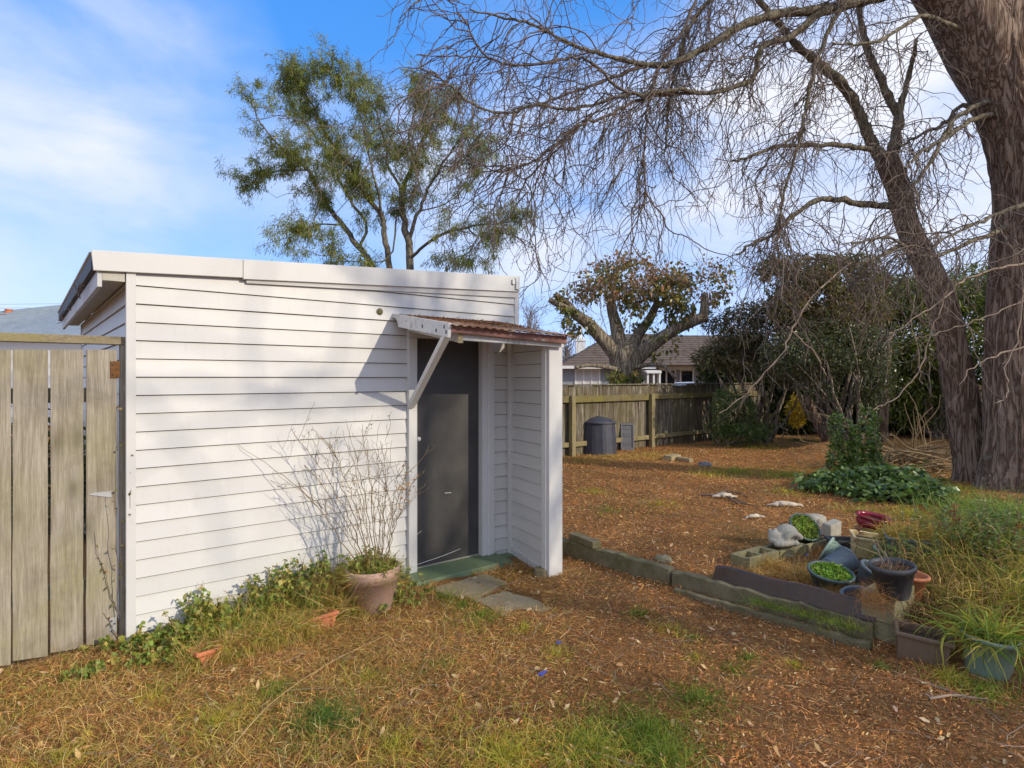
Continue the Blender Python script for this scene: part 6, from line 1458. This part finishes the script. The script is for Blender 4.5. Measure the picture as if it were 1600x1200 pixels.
for u0, dd0, cnt, hh in ((.03, -.10, 16, .12), (.18, -.15, 26, .13), (.10, -.38, 14, .10), (.38, -.10, 36, .28), (.30, -.26, 22, .18), (.55, -.22, 26, .20), (.72, -.20, 26, .26), (.86, -.10, 42, .38), (.98, -.12, 32, .34), (1.18, -.08, 42, .40), (1.30, -.10, 24, .36), (1.08, -.25, 22, .25), (.42, -.40, 18, .13), (-.1, -.05, 8, .10), (-.25, -.35, 10, .07), (1.55, -.45, 14, .18)):
    for _ in range(cnt):
        q = L2W(u0 + rng.normal()*.07, min(dd0 + rng.normal()*.06, -.03)); q[2] = gh(q[0], q[1])
        leafy(q, hh*rng.uniform(.6, 1.1), 14, (.025, .055), (.016, .034), WG)
obj('stems', tb.mesh('stems', M['stalk']), wd); obj('leaves', lv.mesh('leaves', M['leaf']), wd)
# creeper twigs on the gate post
tb = Tubes(); lv = Leaves()
for (a, b_) in (((190, 990), (196, 700)), ((186, 960), (178, 770)), ((194, 900), (193, 640)), ((188, 1000), (135, 930)), ((190, 960), (150, 830))):
    q0 = L2W(sx(a[0], GD - .03), GD - .03, sz(a[0], a[1], GD - .03)); q1 = L2W(sx(b_[0], GD - .03), GD - .03, sz(b_[0], b_[1], GD - .03))
    t = np.linspace(0, 1, 14)[:, None]; p = q0 + (q1 - q0)*t + np.cumsum(rng.normal(size=(14, 3)), 0)*.006; p = p - SW*.008
    tb.add(p, np.linspace(.0028, .001, 14), 4)
    pp, _, _, _ = spawn(p[None], 9); lv.add(pp, sph(9), .032, .018, .5, pal(9, [(.16, .17, .05), (.25, .2, .07), (.28, .14, .06)]))
cr = thing('creeper', 'thin dry creeper climbing the gate post beside the white wall', 'creeper', L2W(-.06, 0)); obj('stems', tb.mesh('stems', M['twig']), cr); obj('leaves', lv.mesh('leaves', M['leaf']), cr)

# ---- plants in the faded pot (parts of the pot's planting, in the pot's own frame)
dp = thing('dead_shrub', 'tall bare dead shrub stems rising out of the faded pink pot', 'plant', bpc + np.array((0, 0, .25)))
tw = Tubes(); top = bpc + np.array((0, 0, .26))
def aim(px, py, Y, b0, r0):
    e = P(px, py, Y); s = top + np.array((b0[0], b0[1], 0)); m_ = s*.5 + e*.5 + np.array((0, 0, .04)) - (e - s)*np.array((.10, .1, 0))
    p = smooth_path([s, m_, e], 18) + rng.normal(size=(18, 3))*.006; tw.add(p, np.linspace(r0, .0013, 18), 5); return p
main = [aim(x, y, Y, b0, r) for x, y, Y, b0, r in ((368, 690, 4.25, (-.08, .0), .0046), (428, 735, 4.4, (-.06, .03), .003), (452, 668, 4.35, (-.05, .03), .0048), (420, 668, 4.6, (-.03, 0), .003), (486, 685, 4.5, (-.03, .05), .004), (512, 690, 4.5, (-.02, .0), .0042), (540, 655, 4.6, (.0, .05), .0042), (536, 672, 4.3, (.0, -.02), .003), (566, 662, 4.55, (.01, .02), .004), (572, 690, 4.4, (.03, .0), .0034), (590, 700, 4.5, (.03, .05), .0034), (604, 665, 4.6, (.05, .05), .0034), (612, 690, 4.45, (.05, 0), .003), (625, 730, 4.5, (.07, .03), .0036), (640, 720, 4.4, (.08, .0), .0042), (655, 735, 4.3, (.08, -.02), .003), (600, 760, 4.35, (.04, -.04), .003), (550, 740, 4.3, (.0, -.05), .003), (500, 775, 4.3, (-.05, -.04), .003), (630, 790, 4.4, (.07, -.03), .003))]
mp = np.stack(main)
s1 = sub(mp, 130, .25, .95, (.08, .32), (0, 0, .45), .4, (0, 0, .02), .0020, .0011, 8, .14)
s2 = sub(s1, 280, .2, 1, (.03, .10), (0, 0, .3), .5, (0, 0, 0), .0012, .0008, 4, .2)
obj('stems', tw.mesh('stems', M['stem']), dp)
lv = Leaves(); p, t, k, tt = spawn(s2, 500, .5, 1); lv.add(p, sph(500), rng.uniform(.008, .02, 500), rng.uniform(.004, .008, 500), .4, pal(500, [(.30, .2, .09), (.22, .12, .06), (.20, .2, .07)])); 
q = spawn(mp[14:16], 40, .5, .95)[0]; lv.add(q + rng.normal(size=q.shape)*.02, sph(40), rng.uniform(.02, .045, 40), rng.uniform(.01, .018, 40), .6, pal(40, [(.42, .22, .06), (.34, .16, .05)]))
obj('dead_leaves', lv.mesh('dead_leaves', M['litter']), dp)
pw = thing('pot_weeds', 'bushy green and straw weeds spilling over the faded pink pot rim', 'weeds', bpc + np.array((0, 0, .25)))
rb = Ribbons(); lv = Leaves(); tb = Tubes(); n = 3000
a = rng.uniform(0, 6.28, n); r = np.sqrt(rng.uniform(0, 1, n))*.17
b = top + np.stack([r*np.cos(a), r*np.sin(a), np.full(n, -.02)], 1)
d = np.stack([np.cos(a)*r*3.2, np.sin(a)*r*3.2, np.full(n, .9)], 1) + rng.normal(size=(n, 3))*.35 + np.array((-.15, 0, 0))
rb.add(walk(b, d, rng.uniform(.06, .19, n), 6, .18, (0, 0, -.15)), rng.uniform(.002, .004, n), np.where((rng.uniform(0, 1, n) < .45)[:, None], pal(n, STRAW, .2), pal(n, GREEN, .2)))
obj('grass_blades', rb.mesh('grass_blades', M['grass']), pw)
for _ in range(130):
    aa = rng.uniform(0, 6.28); r_ = math.sqrt(rng.uniform())*.16; leafy(top + np.array((r_*math.cos(aa), r_*math.sin(aa), -.02)), rng.uniform(.05, .20), 13, (.018, .04), (.010, .022), WG, .4, .002)
for _ in range(40):
    q = bpc + np.array((rng.normal()*.09 + .20, rng.normal()*.10 + .1, 0)); q[2] = gh(q[0], q[1]); leafy(q, rng.uniform(.06, .26), 12, (.02, .045), (.012, .026), WG, .2, .002)
for _ in range(24):
    q = bpc + np.array((-.17 + rng.normal()*.05, -.12 + rng.normal()*.05, 0)); q[2] = gh(q[0], q[1]); leafy(q, rng.uniform(.06, .16), 12, (.02, .04), (.012, .024), WG, .3, .002)
obj('stems', tb.mesh('stems', M['stalk']), pw); obj('leaves', lv.mesh('leaves', M['leaf']), pw)

# ---- laurel and ground cover
lb = onG(1335, 752)
la = thing('laurel_shrub', 'upright glossy green laurel shrub standing on the leaf litter', 'shrub', lb)
tb = Tubes(); lv = Leaves(); Yl = lb[1]
for px, top_, w in ((1305, 648, 8), (1318, 660, 10), (1330, 650, 10), (1345, 640, 10), (1358, 636, 9), (1362, 660, 8), (1310, 690, 10), (1340, 690, 12), (1352, 700, 10), (1325, 700, 10)):
    for _ in range(3):
        e = P(px + rng.normal()*5, top_ + rng.normal()*8, Yl + rng.normal()*.14); s = np.array((e[0] + rng.normal()*.08, Yl + rng.normal()*.10, lb[2]))
        p = smooth_path([s, s*.5 + e*.5 + rng.normal(size=3)*.03, e], 14); tb.add(p, np.linspace(.012, .003, 14), 6)
        n = 120; q, t, _, tt = spawn(p[None], n, .1, 1.0)
        lv.add(q, sph(n)*np.array((1, 1, .6)) + np.array((0, 0, .55)), rng.uniform(.05, .10, n), rng.uniform(.022, .038, n), rng.uniform(-.1, .6, n), pal(n, [(.14, .22, .045), (.19, .28, .055), (.10, .16, .035), (.25, .33, .08)], .2), prof=(.3, 1, 0))
obj('stems', tb.mesh('stems', M['bark_green']), la); obj('leaves', lv.mesh('leaves', M['leaf_gloss']), la)
gc = thing('ground_cover', 'low mat of broad dark green leaves around the laurel foot', 'ground cover', onG(1380, 775))
lv = Leaves(); tb = Tubes()
for px, py, rad, hh, cnt in ((1290, 764, .20, .20, 60), (1325, 770, .25, .22, 80), (1365, 768, .26, .28, 90), (1395, 768, .26, .32, 100), (1425, 776, .24, .25, 90), (1455, 786, .20, .18, 70), (1400, 786, .24, .20, 80), (1345, 780, .2, .16, 50), (1270, 770, .14, .14, 30)):
    c = onG(px, py)
    for _ in range(cnt):
        b = c + np.array((rng.normal()*rad*.55, rng.normal()*rad*.55, 0)); b[2] = gh(b[0], b[1]); h = hh*rng.uniform(.35, 1.1)
        e = b + np.array((rng.normal()*.06, rng.normal()*.06, h)); tb.add(np.linspace(b, e, 5), np.linspace(.003, .002, 5), 3)
        m = 7; lv.add(e + rng.normal(size=(m, 3))*np.array((.05, .05, .03)), sph(m)*np.array((1, 1, .35)) + np.array((0, 0, .05)), rng.uniform(.06, .125, m), rng.uniform(.035, .065, m), rng.uniform(.1, .8, m), pal(m, [(.085, .15, .04), (.12, .20, .05), (.16, .24, .07), (.06, .105, .03)], .22), prof=(.4, 1, 0))
obj('stalks', tb.mesh('stalks', M['bark_green']), gc); obj('leaves', lv.mesh('leaves', M['leaf_gloss']), gc)
# ---- branch pile
bpv = onG(1440, 722); pile = thing('branch_pile', 'heap of dead pruned branches lying left of the willow trunks', 'branch pile', bpv)
tw = Tubes(); Yp = 10.4; n = 64
st = np.stack([(np.array(rng.uniform(1375, 1480, n)) - CX)/FX*Yp, Yp + rng.normal(0, .35, n), gh(4.5*np.ones(n), 9*np.ones(n)) + rng.uniform(.03, .42, n)], 1)
d = np.stack([rng.choice([-1, 1], n)*rng.uniform(.6, 1, n), rng.normal(0, .3, n), rng.normal(0, .12, n)], 1)
b1 = walk(st, d, rng.uniform(.8, 1.7, n), 14, .10); b1[:, :, 2] = np.maximum(b1[:, :, 2], .12); tw.add(b1, np.linspace(1, .35, 15)[None]*rng.uniform(.008, .02, (n, 1)), 6)
sub(b1, 260, .1, 1, (.2, .6), (0, 0, .12), .5, (0, 0, 0), .006, .003, 8, .2)
up_ = walk(np.stack([(rng.uniform(1410, 1470, 12) - CX)/FX*Yp, Yp + rng.normal(0, .2, 12), np.full(12, .15)], 1), np.array((-.3, 0, 1)) + rng.normal(size=(12, 3))*.3, rng.uniform(.7, 1.5, 12), 14, .14)
tw.add(up_, np.linspace(.013, .004, 15)[None].repeat(12, 0), 6)
p = np.stack([P(*c) for c in ((1366, 726, 9.6), (1385, 712, 9.6), (1400, 705, 9.6), (1430, 707, 9.6), (1460, 714, 9.6), (1490, 722, 9.6))]); tw.add(smooth_path(p, 20), np.linspace(.018, .010, 20), 7)
obj('branches', tw.mesh('branches', M['stem']), pile)

# ---- rank weeds at the right and on the raised bed
rw = thing('tall_weeds', 'tall tangle of weeds and rank grass filling the bed corner beside teal pots', 'weeds', (3.6, 4.6, .3))
rb = Ribbons(); lv = Leaves(); tb = Tubes()
def mass(n, cx, cy, rx, ry, L, cols, up=.8, lean=(0, 0, 0), W=(.0028, .0095), pull=-.19, turn=.24, seg=9):
    X_ = cx + rng.normal(0, .5, n)*rx; Y_ = cy + rng.normal(0, .5, n)*ry; b = np.stack([X_, Y_, gh(X_, Y_)], 1)
    d = rng.normal(size=(n, 3))*.42 + np.array((0, 0, up)) + np.array(lean)
    rb.add(walk(b, d, rng.uniform(L[0], L[1], n), seg, turn, (0, 0, pull)), rng.uniform(W[0], W[1], n), pal(n, cols, .25))
OL = [(.42, .34, .065), (.27, .26, .045), (.54, .41, .10), (.16, .18, .035)]
BR = [(.38, .24, .09), (.28, .16, .06), (.48, .32, .14)]
mass(1500, 3.30, 4.25, .50, .60, (.28, .58), OL + BR, .9)
mass(1700, 3.6, 4.5, .55, .70, (.22, .52), OL + GREEN, .95)
mass(900, 3.10, 3.95, .30, .35, (.25, .55), BR + OL, .7, (-.05, -.25, 0))
mass(700, 2.72, 3.98, .20, .22, (.2, .45), BR + [(.12, .09, .04)], .6, (-.1, -.2, 0))
mass(800, 3.9, 4.9, .5, .6, (.2, .42), OL + GREEN, .95)
mass(700, 3.25, 4.2, .5, .5, (.08, .28), BR + OL, .4, W=(.004, .013), turn=.35)
mass(900, 3.5, 3.85, .30, .25, (.2, .5), GREEN + YGREEN, .85, (.0, -.15, 0))
obj('grass_blades', rb.mesh('grass_blades', M['grass']), rw)
for _ in range(210):
    X_, Y_ = 3.72 + rng.normal()*.30, 4.85 + rng.normal()*.32; b = np.array((X_, Y_, gh(X_, Y_)))
    st = walk(b[None], np.array([[rng.normal()*.18, rng.normal()*.18 - .1, 1]]), np.array([rng.uniform(.14, .40)]), 8, .07); tb.add(st, np.linspace(.0042, .002, 9)[None], 5)
    n = 24; p, t, _, tt = spawn(st, n, .55, 1.0)
    lv.add(p, sph(n)*np.array((1, 1, .4)) + t*.35, rng.uniform(.03, .06, n), rng.uniform(.009, .016, n), rng.uniform(0, .6, n), pal(n, [(.15, .23, .07), (.11, .17, .05), (.21, .27, .08)], .2) if rng.uniform() < .95 else pal(n, [(.34, .08, .03), (.26, .10, .04)], .2))
obj('stems', tb.mesh('stems', M['pinkwood']), rw); obj('leaves', lv.mesh('leaves', M['leaf']), rw)
# long green grass over the teal pot
pg_ = thing('pot_grass', 'bright green arching grass growing out of the teal pot', 'grass clump', (tl[0], 3.46, .2))
rb = Ribbons(); n = 320; b = np.stack([tl[0] + rng.normal(0, .07, n), 3.46 + rng.normal(0, .07, n), np.full(n, .20)], 1)
rb.add(walk(b, rng.normal(size=(n, 3))*.55 + np.array((-.05, -.1, .8)), rng.uniform(.14, .40, n), 9, .17, (0, 0, -.20)), rng.uniform(.004, .012, n), pal(n, GREEN + YGREEN + [(.26, .33, .06)], .2))
obj('grass_blades', rb.mesh('grass_blades', M['grass']), pg_)
# golden grass in the teal trough and straw in the bed
sg = thing('straw_grass', 'golden dry grass flopping over the large teal trough', 'grass clump', (ttr[0], 4.86, .4))
rb = Ribbons(); n = 1500; a = rng.uniform(-.14, .30, n); b = np.stack([ttr[0] + .02 + a, 4.90 - a*.42 + rng.normal(0, .07, n), np.full(n, .40)], 1)
GOLD = [(.50, .34, .07), (.42, .27, .06), (.36, .28, .06), (.55, .42, .13)]
rb.add(walk(b, rng.normal(size=(n, 3))*.55 + np.array((.05, -.25, .55)), rng.uniform(.10, .28, n), 7, .16, (0, 0, -.22)), rng.uniform(.0025, .005, n), pal(n, GOLD, .2))
n = 1300; b = np.stack([3.78 + rng.normal(0, .20, n), 5.35 + rng.normal(0, .22, n), np.zeros(n)], 1); b[:, 2] = gh(b[:, 0], b[:, 1])
rb.add(walk(b, rng.normal(size=(n, 3))*.5 + np.array((0, 0, .8)), rng.uniform(.15, .42, n), 7, .16, (0, 0, -.16)), rng.uniform(.0025, .005, n), pal(n, GOLD + STRAW, .2))
obj('grass_blades', rb.mesh('grass_blades', M['grass']), sg)
rb = Ribbons()
for px, py, rad, n, L, cols in ((1205, 888, .20, 800, (.06, .2), STRAW), (1250, 900, .22, 800, (.06, .2), STRAW + BR), (1230, 868, .2, 500, (.05, .16), STRAW), (1300, 930, .2, 700, (.05, .16), BR), (1340, 945, .18, 700, (.06, .16), BR), (1180, 895, .12, 300, (.04, .12), STRAW), (1285, 865, .16, 400, (.05, .14), [(.42, .2, .06), (.35, .16, .05)])):
    rb.add(*tuft(px, py, rad, n, L, cols, zb=.10, W=(.0018, .0035)))
tag(obj('straw', rb.mesh('straw', M['grass'])), 'dry straw and dead grass lying in the raised bed', 'straw', kind='stuff')
rb = Ribbons(); n = 420; c = P(1366, 935, 3.72); b = c + rng.normal(size=(n, 3))*np.array((.05, .05, .035))
rb.add(walk(b, sph(n), rng.uniform(.06, .16, n), 7, .3, (0, 0, -.06)), rng.uniform(.0014, .0028, n), pal(n, [(.48, .24, .08), (.40, .2, .08), (.30, .14, .05)], .2))
tag(obj('dead_tuft', rb.mesh('dead_tuft', M['grass'])), 'curly orange brown dead tuft hanging beside the black pot', 'dead plant')
# grass between kerb and flashing, and by the willow foot
rb = Ribbons()
t = rng.uniform(.25, .95, 700); e0, e1 = G(1112, 925, .10), G(1362, 990, .10); b = e0 + (e1 - e0)*t[:, None] + rng.normal(size=(700, 3))*np.array((.02, .02, 0)); b[:, 2] = .10
rb.add(walk(b, rng.normal(size=(700, 3))*.5 + np.array((0, 0, .7)), rng.uniform(.04, .10, 700), 5, .18, (0, 0, -.15)), rng.uniform(.002, .004, 700), pal(700, GREEN, .2))
tag(obj('kerb_grass', rb.mesh('kerb_grass', M['grass'])), 'short green grass growing between kerb and brown flashing', 'grass', kind='stuff')
rb = Ribbons(); n = 3200; X_ = 5.55 + rng.normal(0, .34, n); Y_ = 6.75 + rng.normal(0, .42, n); b = np.stack([X_, Y_, gh(X_, Y_)], 1)
rb.add(walk(b, rng.normal(size=(n, 3))*.5 + np.array((0, 0, .8)), rng.uniform(.15, .42, n), 7, .15, (0, 0, -.17)), rng.uniform(.004, .009, n), pal(n, [(.20, .30, .06), (.27, .36, .08), (.14, .22, .04), (.33, .38, .13)], .2))
tag(obj('long_grass', rb.mesh('long_grass', M['grass'])), 'bright green long grass clump at the foot of the main willow trunk', 'grass clump')
